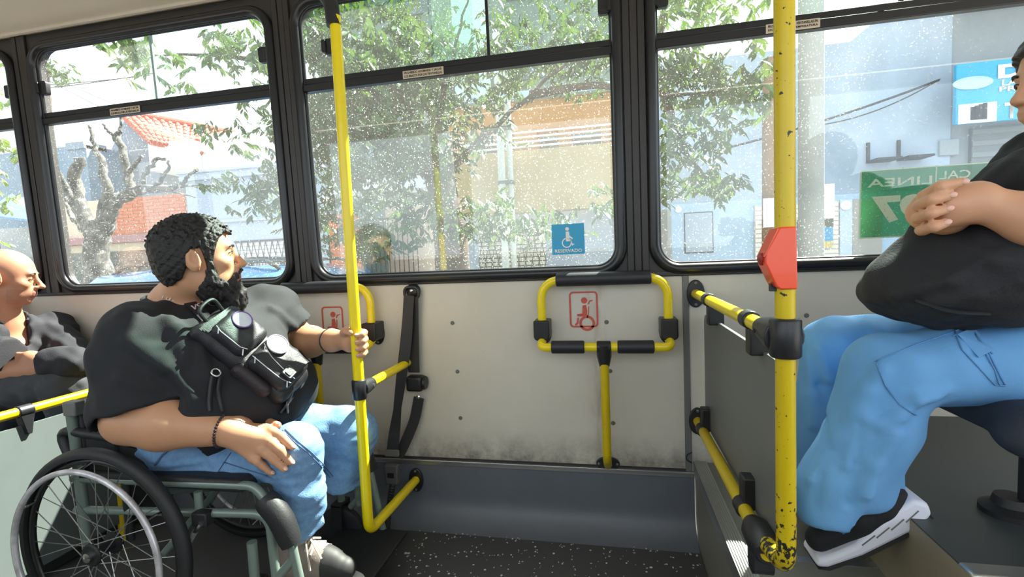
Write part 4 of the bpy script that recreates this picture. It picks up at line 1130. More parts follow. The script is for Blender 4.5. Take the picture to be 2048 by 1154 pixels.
# ------------------------------------------------------------------ soft bodies: distance field -> one continuous mesh
class Field:
    def __init__(s, lo, hi, h):
        s.h = h; s.lo = np.array(lo, np.float32)
        n = np.ceil((np.array(hi) - s.lo)/h).astype(int) + 1
        s.n = n; s.d = np.full(n, 1.0, np.float32)
        s.ax = [s.lo[i] + h*np.arange(n[i], dtype=np.float32) for i in range(3)]
    def _win(s, lo, hi):
        a = np.clip(np.floor((np.array(lo)-s.lo)/s.h).astype(int), 0, s.n)
        b = np.clip(np.ceil((np.array(hi)-s.lo)/s.h).astype(int)+1, 0, s.n)
        sl = tuple(slice(int(i), int(j)) for i, j in zip(a, b))
        return sl, s.ax[0][sl[0]][:, None, None], s.ax[1][sl[1]][None, :, None], s.ax[2][sl[2]][None, None, :]
    def _put(s, sl, v, k, mode):
        o = s.d[sl]
        if o.size == 0: return
        if mode == 'add':
            if k > 0:
                h = np.maximum(k - np.abs(o-v), 0)/k
                s.d[sl] = np.minimum(o, v) - h*h*k*.25
            else: s.d[sl] = np.minimum(o, v)
        elif mode == 'sub':
            v = -v
            if k > 0:
                h = np.maximum(k - np.abs(o-v), 0)/k
                s.d[sl] = np.maximum(o, v) + h*h*k*.25
            else: s.d[sl] = np.maximum(o, v)
    def cone(s, a, b, r1, r2=None, k=.02, mode='add'):
        a, b = np.array(a, np.float32), np.array(b, np.float32)
        r2 = r1 if r2 is None else r2; p = k + 6*s.h + .012
        sl, x, y, z = s._win(np.minimum(a-r1, b-r2)-p, np.maximum(a+r1, b+r2)+p)
        ba = b-a; L = max(float(ba@ba), 1e-9)
        px, py, pz = x-a[0], y-a[1], z-a[2]
        t = np.clip((px*ba[0]+py*ba[1]+pz*ba[2])/L, 0, 1)
        v = np.sqrt((px-t*ba[0])**2+(py-t*ba[1])**2+(pz-t*ba[2])**2) - (r1+(r2-r1)*t)
        s._put(sl, v.astype(np.float32), k, mode); return s
    def chain(s, pts, rs, k=.01, mode='add'):
        for i in range(len(pts)-1): s.cone(pts[i], pts[i+1], rs[i], rs[i+1], k if i == 0 else min(k, .006), mode)
        return s
    def ell(s, c, r, k=.02, R=None, mode='add'):
        c = np.array(c, np.float32); r = np.array(r, np.float32); p = k + 6*s.h + .012
        e = float(r.max()) + p if R is not None else r + p
        sl, x, y, z = s._win(c-e, c+e)
        px, py, pz = x-c[0], y-c[1], z-c[2]
        if R is not None:
            R = np.array(R, np.float32)
            px, py, pz = (R[0,0]*px+R[1,0]*py+R[2,0]*pz, R[0,1]*px+R[1,1]*py+R[2,1]*pz, R[0,2]*px+R[1,2]*py+R[2,2]*pz)
        k0 = np.sqrt((px/r[0])**2+(py/r[1])**2+(pz/r[2])**2)
        k1 = np.sqrt((px/r[0]**2)**2+(py/r[1]**2)**2+(pz/r[2]**2)**2)
        v = np.where(k1 > 1e-9, k0*(k0-1)/np.maximum(k1, 1e-9), -float(r.min()))
        s._put(sl, v.astype(np.float32), k, mode); return s
    def box(s, c, hs, rad, k=.01, R=None, mode='add'):
        c = np.array(c, np.float32); hs = np.array(hs, np.float32); e = float(np.linalg.norm(hs)) + k + 6*s.h
        sl, x, y, z = s._win(c-e, c+e)
        px, py, pz = x-c[0], y-c[1], z-c[2]
        if R is not None:
            R = np.array(R, np.float32)
            px, py, pz = (R[0,0]*px+R[1,0]*py+R[2,0]*pz, R[0,1]*px+R[1,1]*py+R[2,1]*pz, R[0,2]*px+R[1,2]*py+R[2,2]*pz)
        qx, qy, qz = np.abs(px)-hs[0]+rad, np.abs(py)-hs[1]+rad, np.abs(pz)-hs[2]+rad
        v = np.sqrt(np.maximum(qx,0)**2+np.maximum(qy,0)**2+np.maximum(qz,0)**2)+np.minimum(np.maximum(qx,np.maximum(qy,qz)),0)-rad
        s._put(sl, v.astype(np.float32), k, mode); return s
    def cut(s, p, n, near=None, rad=9.0):
        """Remove everything on the side n of the plane through p (within rad of near)."""
        p = np.array(p, np.float32); n = np.array(n, np.float32); n = n/np.linalg.norm(n)
        q = p if near is None else np.array(near, np.float32)
        sl, x, y, z = s._win(q-rad, q+rad)
        v = (x-p[0])*n[0]+(y-p[1])*n[1]+(z-p[2])*n[2]
        s.d[sl] = np.maximum(s.d[sl], v); return s
    def warp(s, fn):
        """fn(x, y, z) -> offset added to the field (only near the surface)."""
        m = np.abs(s.d) < .06
        i = np.nonzero(m)
        s.d[i] += fn(s.ax[0][i[0]], s.ax[1][i[1]], s.ax[2][i[2]]).astype(np.float32); return s
    def at(s, p):
        q = (np.array(p, np.float32)-s.lo)/s.h
        i = np.floor(q).astype(int)
        if (i < 0).any() or (i >= s.n-1).any(): return 1.0
        f = q-i; c = s.d[i[0]:i[0]+2, i[1]:i[1]+2, i[2]:i[2]+2]
        c = c[0]*(1-f[0])+c[1]*f[0]; c = c[0]*(1-f[1])+c[1]*f[1]
        return float(c[0]*(1-f[2])+c[1]*f[2])
    def grad(s, p):
        e = s.h
        g = Vector([s.at(Vector(p)+Vector([e*(j == i) for j in range(3)])) - s.at(Vector(p)-Vector([e*(j == i) for j in range(3)])) for i in range(3)])
        return g.normalized() if g.length > 1e-9 else Vector((0, 0, 1))
    def hit(s, px, py, off=0.0, far=2.6):
        """First point on the sight line of a pixel that comes within off of the surface."""
        d = (RIGHT*(px-CX) + DOWN*(py-CY) + FWD*FPX).normalized(); t = .3
        while t < far:
            p = EYE + d*t; v = s.at(p)
            if v < off + .001: return p
            t += max(.0015, min(v-off, .02)*.7)
        return None
    def mesh(s, smooth=1):
        d = s.d; h = s.h
        ins = d < 0
        a = ins[:-1,:-1,:-1].astype(np.int8)
        cnt = np.zeros(a.shape, np.int8)
        for i in (0,1):
            for j in (0,1):
                for k in (0,1):
                    cnt += ins[i:i+a.shape[0], j:j+a.shape[1], k:k+a.shape[2]]
        act = (cnt > 0) & (cnt < 8)
        I = np.argwhere(act)
        idx = np.full(a.shape, -1, np.int32); idx[act] = np.arange(len(I), dtype=np.int32)
        C = {}
        for i in (0,1):
            for j in (0,1):
                for k in (0,1):
                    C[i,j,k] = d[I[:,0]+i, I[:,1]+j, I[:,2]+k]
        acc = np.zeros((len(I), 3), np.float64); num = np.zeros(len(I))
        for (i,j,k) in C:
            for axn in range(3):
                e = [i,j,k]
                if e[axn]: continue
                e2 = list(e); e2[axn] = 1
                u, w = C[i,j,k], C[tuple(e2)]
                m = (u < 0) != (w < 0)
                t = u[m]/(u[m]-w[m])
                pos = np.tile(np.array(e, float), (m.sum(), 1)); pos[:, axn] = t
                acc[m] += pos; num[m] += 1
        V = s.lo + h*(I + acc/num[:, None])
        F = []
        for axn in range(3):
            n1, n2 = (axn+1) % 3, (axn+2) % 3
            sl0 = [slice(1, -1)]*3; sl0[axn] = slice(0, -1)
            sl1 = list(sl0); sl1[axn] = slice(1, None)
            A, B = ins[tuple(sl0)], ins[tuple(sl1)]
            E = np.argwhere(A != B); 
            fl = A[E[:,0], E[:,1], E[:,2]]
            base = E.copy(); base[:, n1] += 1; base[:, n2] += 1
            def cell(o1, o2):
                c = base.copy(); c[:, n1] -= o1; c[:, n2] -= o2
                return idx[c[:,0], c[:,1], c[:,2]]
            Q = np.stack([cell(0,0), cell(1,0), cell(1,1), cell(0,1)], 1)
            Q[~fl] = Q[~fl][:, ::-1]
            F.append(Q)
        F = np.concatenate(F); F = F[(F >= 0).all(1)]
        for _ in range(smooth):
            S = np.zeros_like(V); N = np.zeros(len(V))
            for a_, b_ in ((0,1),(1,2),(2,3),(3,0)):
                for p, q in ((a_, b_), (b_, a_)):
                    np.add.at(S, F[:, p], V[F[:, q]]); np.add.at(N, F[:, p], 1)
            V = V*.4 + S/np.maximum(N, 1)[:, None]*.6
        return V, F
    def build(s, name, mats, parent=None, smooth=1, region=None):
        V, F = s.mesh(smooth)
        me = bpy.data.meshes.new(name)
        me.vertices.add(len(V)); me.vertices.foreach_set('co', V.astype(np.float32).ravel())
        me.loops.add(F.size); me.loops.foreach_set('vertex_index', F.astype(np.int32).ravel())
        me.polygons.add(len(F)); me.polygons.foreach_set('loop_start', np.arange(0, F.size, 4, dtype=np.int32))
        if region is not None:
            c = V[F].mean(1)
            me.polygons.foreach_set('material_index', region(c).astype(np.int32))
        me.update(calc_edges=True); me.validate()
        return link_mesh(name, me, mats, parent, 180)

def waves(seed, n, lo, hi):
    """A random field made of sine waves with wavelengths between lo and hi metres; returns f(x, y, z) in about -1..1."""
    r = np.random.RandomState(seed)
    D = r.normal(size=(n, 3)); D /= np.linalg.norm(D, axis=1)[:, None]
    W = 2*PI/np.exp(r.uniform(math.log(lo), math.log(hi), n)); ph = r.uniform(0, 2*PI, n)
    def f(x, y, z):
        out = 0
        for i in range(n): out = out + np.sin((x*D[i,0]+y*D[i,1]+z*D[i,2])*W[i]+ph[i])
        return out/math.sqrt(n)
    return f

def rot(yaw=0, pitch=0, roll=0):
    """Local forward = +x, left = +y, up = +z.  pitch > 0 looks up, roll > 0 tips to the right."""
    return np.array(Matrix.Rotation(yaw, 3, 'Z') @ Matrix.Rotation(-pitch, 3, 'Y') @ Matrix.Rotation(roll, 3, 'X'))

class Head:
    """A head in its own frame (origin between the eyes' depth and the ears, eye level)."""
    def __init__(s, c, R, sc=1.0, wide=1.0): s.c, s.R, s.sc, s.wide = np.array(c), R, sc, wide
    def P(s, x, y, z): return s.c + s.R @ (np.array((x, y*s.wide, z))*s.sc)
    def E(s, F, c, r, k=.012, mode='add', R=None):
        r = np.array(r)*s.sc; r = r*np.array((1, s.wide, 1))
        F.ell(s.P(*c), r, k, s.R if R is None else s.R @ R, mode)
    def C(s, F, a, b, r1, r2=None, k=.008, mode='add'): F.cone(s.P(*a), s.P(*b), r1*s.sc, (r1 if r2 is None else r2)*s.sc, k, mode)
    def local(s, x, y, z):
        p = np.stack([np.broadcast_to(a, np.broadcast(x, y, z).shape) for a in (x, y, z)], -1) - s.c
        q = p @ s.R / s.sc
        return q[..., 0], q[..., 1]/s.wide, q[..., 2]
    def face(s, F, full=1.0, brow=1.0, nose=1.0):
        s.E(F, (-.012, 0, .036), (.098, .077, .083), .02)
        s.E(F, (.022, 0, -.022), (.066, .064, .090), .03)
        s.E(F, (.030, 0, -.076), (.053*full, .054*full, .042), .03)
        s.E(F, (.070, 0, -.100), (.020, .024, .018), .02)
        s.C(F, (.080, -.034, .020), (.080, .034, .020), .0105*brow, None, .014)
        for y in (-1, 1):
            s.E(F, (.058, y*.041, -.026), (.024, .022, .019), .02)
            s.E(F, (.095, y*.031, .0), (.019, .018, .0125), .012, 'sub')
            s.E(F, (.0735, y*.031, .001), (.0145, .0155, .0115), .006)
            s.C(F, (.077, y*.020, -.004), (.072, y*.044, -.003), .0036, None, .004)
        s.C(F, (.086, 0, .012), (.108*nose, 0, -.030), .0085, .0105, .012)
        s.E(F, (.110*nose, 0, -.034), (.0120, .0125, .0100), .008)
        for y in (-1, 1): s.E(F, (.100, y*.0125, -.038), (.0100, .0072, .0080), .006)
        s.E(F, (.078, 0, -.064), (.021, .028, .022), .02)
        s.C(F, (.0965, -.016, -.0615), (.0965, .016, -.0615), .0056, None, .006)
        s.C(F, (.0935, -.015, -.0735), (.0935, .015, -.0735), .0068, None, .006)
        s.C(F, (.103, -.026, -.0675), (.103, .026, -.0675), .0016, None, .003, 'sub')
        for y in (-1, 1):
            T = np.array(Matrix.Rotation(y*.38, 3, 'Z') @ Matrix.Rotation(-.18, 3, 'Y'))
            s.E(F, (-.012, y*.082, -.012), (.0215, .0115, .0345), .006, 'add', T)
            s.E(F, (-.008, y*.0965, -.007), (.0135, .0115, .0225), .003, 'sub', T)
            s.E(F, (.004, y*.086, -.018), (.0045, .006, .008), .004, 'add', T); s.C(F, (-.018, y*.088, .008), (-.020, y*.088, -.020), .0035, None, .004)
            s.C(F, (-.004, y*.079, -.040), (-.006, y*.080, -.034), .0065, None, .006)
# ------------------------------------------------------------------ people
SKIN = mat('tan skin', lin(196, 146, 112), .5, var=.25, vscale=28, col2=lin(178, 122, 92), bump=.06, bscale=500, sub=.12)
SKIN2 = mat('brown skin', lin(178, 126, 98), .5, var=.25, vscale=28, col2=lin(156, 106, 82), bump=.06, bscale=500, sub=.1)
SKIN3 = mat('light skin', lin(212, 160, 128), .5, var=.2, vscale=28, col2=lin(196, 140, 108), bump=.05, bscale=500, sub=.12)
LIP = mat('lip skin', lin(176, 108, 92), .4)
HAIR = mat('black hair', lin(24, 21, 20), .58, bump=.6, bscale=260)
STUB = mat('shaved stubble skin', lin(120, 96, 82), .6, var=.3, vscale=160, col2=lin(80, 66, 58))
EYEW = mat('eye white', lin(226, 220, 214), .2); IRIS = mat('dark iris', lin(40, 26, 18), .15)
NAIL = mat('fingernail', lin(226, 176, 158), .25)
TEE = mat('black jersey', lin(30, 31, 35), .85, var=.3, vscale=5, col2=lin(22, 23, 26), bump=.25, bscale=420)
DENIM = mat('light wash denim', lin(118, 156, 194), .85, var=.55, vscale=60, col2=lin(84, 122, 166), bump=.3, bscale=300)
DENIM2 = mat('sky blue cotton', lin(104, 160, 212), .85, var=.4, vscale=5, col2=lin(88, 142, 196), bump=.18, bscale=400)

def brows_and_eyes(h, root, skin_thick=1.0, closed=False):
    for y in (-1, 1):
        q = MB(); pts = [h.P(.0925, y*.016, .0215), h.P(.0915, y*.030, .0255), h.P(.083, y*.046, .020)]
        q.tube(smooth_path([Vector(p) for p in pts], 5), [.0022, .0032, .0036, .0038, .0038, .0036, .0034, .003, .0026, .002, .001], 6)
        q.build('eyebrow', HAIR, root, smooth=180)
        if not closed:
            e = MB(); e.ball(h.P(.0745, y*.031, .001), .0118*h.sc, 14, 10); e = e.build('eyeball', EYEW, root, smooth=180)
            MB().ball(h.P(.0835, y*.0325, .001), .0052*h.sc, 10, 8).build('iris', IRIS, e, smooth=180)
        q = MB(); q.tube(smooth_path([Vector(h.P(.0862, y*.018, -.001 if closed else .004)), Vector(h.P(.0895, y*.031, -.004 if closed else .0075)), Vector(h.P(.0805, y*.0455, -.003 if closed else .002))], 5), .0013, 5)
        q.build('eyelash', HAIR, root, smooth=180)

# ================================================================== man in the wheelchair
m1 = empty('person', (-1.38, -.52, .5), label='bearded man in black T-shirt and jeans sitting in the wheelchair, holding the pole', cat='person')
hc = at(399, 514, -.575)
H = Head(hc, rot(math.radians(40), math.radians(4), math.radians(-2)), 1.065, 1.03)
neck0 = at(352, 612, -.54)
shR, shL = Vector((-1.385, -.735, .925)), Vector((-1.285, -.275, .945))
elR, elL = at(262, 838, -.80), at(604, 684, -.235)
wrR, wrL = at(452, 861, -.735), at(664, 681, -.345)

# --- jeans (first: the hand rests on them)
hipR, knR = at(350, 912, -.60), at(588, 903, -.635)
hipL, knL = at(545, 858, -.40), at(700, 868, -.345)
J = Field((-1.72, -.86, .10), (-.68, -.18, .80), .0075)
J.ell((-1.36, -.50, .575), (.20, .25, .12), .05)
J.cone(hipR, knR, .100, .080, .06)
ankR = at(604, 1068, -.615)
J.cone(knR, at(602, 985, -.625), .080, .070, .02); J.cone(at(602, 985, -.625), ankR, .070, .064, .02)
J.cone(hipL, knL, .105, .092, .05)
hemL = at(682, 955, -.365)
J.cone(knL, hemL, .090, .080, .03)
J.cut(at(604, 1060, -.615), Vector(ankR - knR).normalized()*1.0 + Vector((.05, 0, 0)), ankR, .16)
J.cut(hemL + Vector((0, 0, -.012)), (-.25, 0, -1), hemL, .16)
J.cone(hemL + (hemL-knL)*.5, hemL + (knL-hemL)*.22, .060, .056, .004, 'sub')
J.cone(ankR, ankR + Vector((0, 0, -.06)), .056, .058, .004, 'sub')
wv = waves(21, 10, .03, .09); wv2 = waves(22, 6, .10, .2)
J.warp(lambda x, y, z: .0026*wv(x*1.0, y*1.0, z*1.6) + .004*wv2(x, y, z))
for a, b in (((560, 905), (640, 930)), ((575, 935), (640, 950)), ((590, 990), (650, 1010)), ((585, 1030), (645, 1045)), ((690, 900), (730, 930)), ((420, 905), (440, 955)), ((520, 925), (530, 960))):
    pa, pb = J.hit(*a), J.hit(*b)
    if pa is not None and pb is not None: J.cone(pa, pb, .006, .005, .02)
J.build('jeans', DENIM, m1, 1)
# seams
def seam(F, px, name, m, parent, r=.0016, off=.0008, w=None):
    dense = []
    for (ax_, ay_), (bx_, by_) in zip(px[:-1], px[1:]): dense += [(ax_+(bx_-ax_)*t/5, ay_+(by_-ay_)*t/5) for t in range(5)]
    P = [F.hit(*p, off) for p in dense + [px[-1]]]; P = [p for p in P if p is not None]
    if len(P) > 1: MB().tube(P, r, 5).build(name, m, parent, smooth=180)
SEAM = mat('denim seam thread', lin(70, 96, 130), .9)
seam(J, [(565, 860), (590, 885), (615, 905), (640, 930), (660, 955)], 'seam', SEAM, m1)
seam(J, [(570, 858), (596, 883), (621, 903), (646, 928), (666, 953)], 'seam', SEAM, m1)
seam(J, [(450, 925), (490, 938), (535, 952)], 'seam', SEAM, m1)
seam(J, [(462, 905), (448, 925), (432, 950)], 'seam', SEAM, m1)
seam(J, [(310, 930), (325, 910), (345, 895)], 'seam', SEAM, m1, .003)

# --- body: one skin surface with head, arms and hands
B = Field((-1.66, -.93, .46), (-.76, -.17, 1.36), .0042)
B.ell((-1.33, -.52, .70), (.19, .21, .20), .05); B.ell((-1.36, -.53, .88), (.14, .20, .13), .05)
B.cone(shR, shL, .06, .06, .04)
B.cone(H.P(-.030, 0, -.055), neck0, .062, .074, .04); B.cone(neck0, (-1.37, -.53, .93), .074, .09, .04)
H.face(B, 1.08)
B.cone(shR, elR, .075, .064, .03); B.cone(elR, elR.lerp(wrR, .35), .066, .072, .03); B.cone(elR.lerp(wrR, .35), wrR, .072, .043, .03)
B.cone(shL, elL, .070, .060, .03); B.cone(elL, elL.lerp(wrL, .3), .058, .056, .03); B.cone(elL.lerp(wrL, .3), wrL, .056, .036, .03)
# right hand resting on the thigh
def on(px, py, r, F=J): 
    p = F.hit(px, py, r + .001)
    return p if p is not None else at(px, py, -.70)
KN = [on(531, 858, .017), on(534, 880, .017), on(524, 900, .016), on(507, 917, .014)]
pm = at(490, 868, -.745)
wr_h = wrR
for i, kn in enumerate(KN): B.cone(wr_h, kn, .026, (.0155, .016, .015, .0135)[i], .022)
B.cone(wr_h.lerp(KN[1], .25), KN[1], .030, .018, .02)
fing = [[(531,858),(562,872),(585,894)], [(534,880),(560,900),(581,924)], [(524,900),(548,919),(568,938)], [(507,917),(526,932),(542,946)]]
rad = [(.0140, .0126, .0100), (.0142, .0130, .0102), (.0135, .0122, .0096), (.0116, .0106, .0086)]
TIPS = []
for f_, r_ in zip(fing, rad):
    pts = [on(x, y, r) for (x, y), r in zip(f_, r_)]
    pts[0] = on(*f_[0], r_[0]+.006); pts.insert(1, (pts[0]+pts[1])/2 + Vector((.002, -.006, .006)))
    B.chain(pts, (r_[0], r_[0]*.97, r_[1], r_[2]), .010); TIPS.append((pts[-2], pts[-1], r_[2]))
th = [at(478, 846, -.715), on(522, 838, .013), on(556, 851, .0105)]
B.chain(th, (.020, .0145, .0108), .014); TIPS.append((th[-2], th[-1], .0105))
# left hand round the pole
pl = Vector((LX, LY, 0))
def aroundp(ang, z, r): return Vector((LX + math.cos(ang)*(.018+r), LY + math.sin(ang)*(.018+r), z))
zh = at(708, 685, LY).z
palm = Vector((LX-.052, LY+.052, zh))
B.cone(wrL, palm, .034, .034, .03); B.ell(palm, (.030, .034, .044), .02)
for i in range(4):
    z = zh + .034 - i*.0225; r = (.0105, .011, .0105, .0092)[i]
    a0 = math.radians(118)
    pts = [palm + Vector((.006, .012, .030-i*.020)), aroundp(math.radians(105), z, r+.003), aroundp(math.radians(40), z-.003, r), aroundp(math.radians(-18), z-.006, r), aroundp(math.radians(-52), z-.008, r*.9)]
    B.chain(pts, (r*1.15, r*1.1, r*1.02, r, r*.86), .008); TIPS.append((pts[-2], pts[-1], r*.86))
pts = [palm + Vector((-.006, -.026, .030)), aroundp(math.radians(218), zh+.044, .012), aroundp(math.radians(262), zh+.038, .0105)]
B.chain(pts, (.016, .0128, .0105), .010)
def skin_region(c):
    x, y, z = H.local(c[:, 0], c[:, 1], c[:, 2])
    m = np.zeros(len(c))
    m[(x > .088) & (np.abs(y) < .024) & (z < -.054) & (z > -.083)] = 1
    return m
B.build('body', [SKIN, LIP], m1, 1, skin_region)
for (a_, b_, r_) in TIPS:
    d_ = (b_-a_).normalized(); up = (EYE - b_).normalized() * .5 + Vector((0, 0, .8)); up = (up - d_*up.dot(d_)).normalized(); sd = up.cross(d_)
    MB().ball(b_ + d_*(r_*.25) + up*(r_*.80), (r_*.85, r_*.68, r_*.28), 10, 6, Matrix((d_, sd, up)).transposed()).build('fingernail', NAIL, m1, smooth=180)
brows_and_eyes(H, m1)

# --- hair: short sides, curly top
def hair_field(Hd, lo, hi, h, top=.020, side=.006, line=None, curl=.004, wl=(.007, .016), seed=3):
    F = Field(lo, hi, h)
    X, Y, Z = np.meshgrid(*F.ax, indexing='ij')
    x, y, z = Hd.local(X, Y, Z)
    u = np.clip((z+.01)/.09, 0, 1); t = side + (top-side)*u*u*(3-2*u)
    def el(c, r):
        px, py, pz = x-c[0], y-c[1], z-c[2]
        k0 = np.sqrt((px/r[0])**2+(py/r[1])**2+(pz/r[2])**2); k1 = np.sqrt((px/r[0]**2)**2+(py/r[1]**2)**2+(pz/r[2]**2)**2)
        return k0*(k0-1)/np.maximum(k1, 1e-6)
    a_, b_ = el((-.012, 0, .036), (.098, .077, .083)), el((-.034, 0, -.025), (.072, .066, .075))
    hh = np.maximum(.06 - np.abs(a_-b_), 0)/.06
    d = np.minimum(a_, b_) - hh*hh*.015 - t
    zmin = np.interp(x, *line)
    d = np.maximum(d, (zmin - z)*.7)
    F.d = (d*Hd.sc).astype(np.float32)
    w1 = waves(seed, 14, *wl)
    F.warp(lambda a, b, c: curl*w1(a, b, c)*np.clip((Hd.local(a, b, c)[2]+.01)/.08, .45, 1))
    return F
lo, hi = np.array(hc)-.17, np.array(hc)+.19
hf = hair_field(H, lo, hi, .0036, .013, .0060, ([-.13, -.075, -.045, -.030, -.008, .012, .020, .036, .046, .062, .080, .10], [-.082, -.078, -.060, -.028, .022, .022, -.032, -.030, .012, .052, .066, .068]), .0034, (.010, .022))
hf.build('hair', HAIR, m1, 0)
# --- beard: jaw to chest, with moustache
bf = Field(lo - np.array((0, 0, .06)), hi, .0036)
def bE(c, r, k=.015, mode='add'): H.E(bf, c, r, k, mode)
bE((.036, 0, -.100), (.060, .060, .050)); bE((.066, 0, -.128), (.042, .046, .046)); bE((.070, 0, -.155), (.032, .036, .034)); bE((.020, 0, -.085), (.050, .062, .042))
for s in (-1, 1):
    H.C(bf, (.026, s*.068, .000), (.030, s*.061, -.080), .0050, .015, .02)
    H.C(bf, (.1035, s*.006, -.0525), (.088, s*.032, -.068), .0048, .0056, .006); H.C(bf, (.088, s*.034, -.070), (.072, s*.040, -.095), .0085, .014, .01)
bE((.104, 0, -.070), (.018, .021, .0085), .004, 'sub')
w2 = waves(31, 14, .008, .018); w3 = waves(32, 8, .018, .036)
bf.warp(lambda a, b, c: .0018*w2(a, b, c*.6) + .0026*w3(a, b, c*.6))
bf.build('beard', HAIR, m1, 0)

# --- T-shirt
T = Field((-1.72, -.96, .48), (-.93, -.13, 1.12), .0065)
T.ell((-1.255, -.52, .700), (.250, .290, .175), .06); T.ell((-1.325, -.525, .845), (.205, .285, .155), .08); T.ell((-1.38, -.52, .62), (.22, .27, .16), .06)
T.cone(neck0 + Vector((0, 0, -.055)), shR + Vector((0, .02, -.01)), .096, .090, .07); T.cone(neck0 + Vector((.01, 0, -.06)), shL, .100, .092, .07)
slR, slL = elR.lerp(shR, .12), elL.lerp(shL, .42)
T.cone(shR, slR, .092, .104, .06)
T.cone(shL, slL, .095, .090, .05); T.cone(slL, elL, .09, .09, .02)
dR = (elR-shR).normalized(); dL = (elL-shL).normalized()
T.cut(slR + dR*.03 + Vector((0, 0, .0)), dR + Vector((.28, 0, 0)), slR + dR*.10, .135)
T.cut(slL + dL*.02, dL, slL + dL*.10, .12)
T.cut((0, 0, .545), (0, 0, -1))
wv = waves(41, 12, .05, .12); wv2 = waves(42, 7, .12, .3)
T.warp(lambda x, y, z: .0035*wv(x, y, z*.7) + .005*wv2(x, y, z))
for a, b, r in (((340, 640), (395, 760), .010), ((300, 700), (400, 690), .009), ((330, 720), (390, 800), .010), ((420, 760), (400, 700), .009), ((255, 680), (330, 735), .008), ((240, 760), (310, 775), .008), ((545, 620), (590, 655), .007), ((530, 640), (585, 690), .008), ((360, 660), (370, 720), .008)):
    pa, pb = T.hit(*a), T.hit(*b)
    if pa is not None and pb is not None: T.cone(pa, pb, r, r*.5, .03)
T.cone(neck0 + Vector((.004, 0, .075)), neck0 + Vector((0, 0, -.01)), .083, .086, .012, 'sub')
T.cone(slR + dR*.03, elR + dR*.1, .085, .095, .006, 'sub'); T.cone(slL + dL*.01, elL + dL*.1, .068, .075, .006, 'sub')
T.build('t_shirt', TEE, m1, 1)
# collar with pale lettering
ring = []
for k in range(28):
    a = 2*PI*k/28
    p = neck0 + Vector((.012, 0, .0)) + Vector((math.cos(a)*.092, math.sin(a)*.090, .004 - .024*math.cos(a-.3)))
    ring.append(p)
MB().tube(ring, .0135, 8, closed=True).build('collar', TEE, m1, smooth=180)
pale = mat('pale print', lin(214, 208, 196), .6)
for px0, px1, y0, y1, s_ in ((323, 347, 597, 604, '1 U -'), (403, 433, 604, 611, 'LION')):
    a, b = T.hit(px0, y0, .004), T.hit(px1, y1, .004)
    if a is not None and b is not None:
        u = (b-a); n = (EYE - (a+b)/2).normalized(); v = n.cross(u.normalized())
        text('collar_print', s_, a + n*.010, u, v, u.length, .010, pale, m1, bold=.02, n=n)

# --- bracelets and ring
def ringband(name, c, ax, r, t, m, parent, beads=0, squash=1.0, seg=20):
    a = Vector(ax).normalized(); u = a.orthogonal().normalized(); w_ = a.cross(u)
    pts = [Vector(c) + u*(r*math.cos(2*PI*k/seg)) + w_*(r*squash*math.sin(2*PI*k/seg)) for k in range(seg)]
    if beads:
        q = MB()
        for i in range(beads):
            k = 2*PI*i/beads; q.ball(Vector(c) + u*(r*math.cos(k)) + w_*(r*squash*math.sin(k)), t, 8, 6)
        return q.build(name, m, parent, smooth=180)
    return MB().tube(pts, t, 8, closed=True).build(name, m, parent, smooth=180)
wd_ = (wrR-elR).normalized()
bc = elR.lerp(wrR, .97)
ringband('bead_bracelet', bc, wd_, .0470, .0042, mat('dark beads', lin(52, 34, 40), .3), m1, beads=34)
ringband('wristband', elL.lerp(wrL, .97), (wrL-elL), .0415, .004, MT['plastic'], m1)
fr = (on(524, 900, .017) + on(548, 919, .0125))/2 + Vector((.001, -.003, .004))
fd = (on(548, 919, .012) - on(524, 900, .016)).normalized()
rg_ = ringband('finger_ring', fr, fd, .0135, .0028, MT['chrome'], m1)
nn = ((EYE-fr).normalized() + Vector((0, 0, .5))).normalized(); nn = (nn - fd*nn.dot(fd)).normalized()
MB().prism(rrect(.016, .014, .003, 3), fr + nn*.012, fd, nn.cross(fd), nn, .0045).build('ring_face', MT['chrome'], rg_, bev=.001)

# --- right shoe and sock
sock = mat('grey sock', lin(176, 170, 162), .9, var=.4, vscale=40, bump=.3, bscale=300)
shoe_up = mat('grey brown suede', lin(140, 126, 118), .85, var=.5, vscale=20, col2=lin(110, 98, 92), bump=.2, bscale=200)
sh = empty('shoe', (ankR.x, ankR.y, .1), label='grey laced skate shoe with black toe on the wheelchair footrest', cat='shoe')
toe = at(700, 1132, -.60); heel = Vector((ankR.x-.045, ankR.y, toe.z-.005))
fd_ = Vector((toe.x-heel.x, toe.y-heel.y, 0)).normalized(); sdv = Vector((-fd_.y, fd_.x, 0))
zs = toe.z - .045
S = Field((heel.x-.10, -.75, zs-.06), (toe.x+.10, -.47, ankR.z+.08), .0045)
S.cone(heel + Vector((0, 0, .01)), heel + Vector((.0, 0, .10)), .046, .044, .02); S.cone(heel+Vector((0,0,.0)), heel.lerp(toe, .55)+Vector((0,0,.012)), .048, .046, .03); S.cone(heel.lerp(toe, .5)+Vector((0,0,.008)), toe + Vector((-.02, 0, -.010)), .047, .036, .02)
S.cone(heel.lerp(toe, .25)+Vector((0,0,.05)), heel.lerp(toe, .7)+Vector((0,0,.02)), .036, .030, .02)
S.cut((0, 0, zs+.004), (0, 0, -1)); S.cone(heel+Vector((.005,0,.10)), heel+Vector((.005,0,.16)), .036, .04, .004, 'sub')
blk = mat('black toe rubber', lin(44, 42, 42), .6)
S.build('upper', [shoe_up, blk], sh, 1, lambda c: ((c - np.array(toe)) @ np.array(fd_) > -.075).astype(int))
sole = []
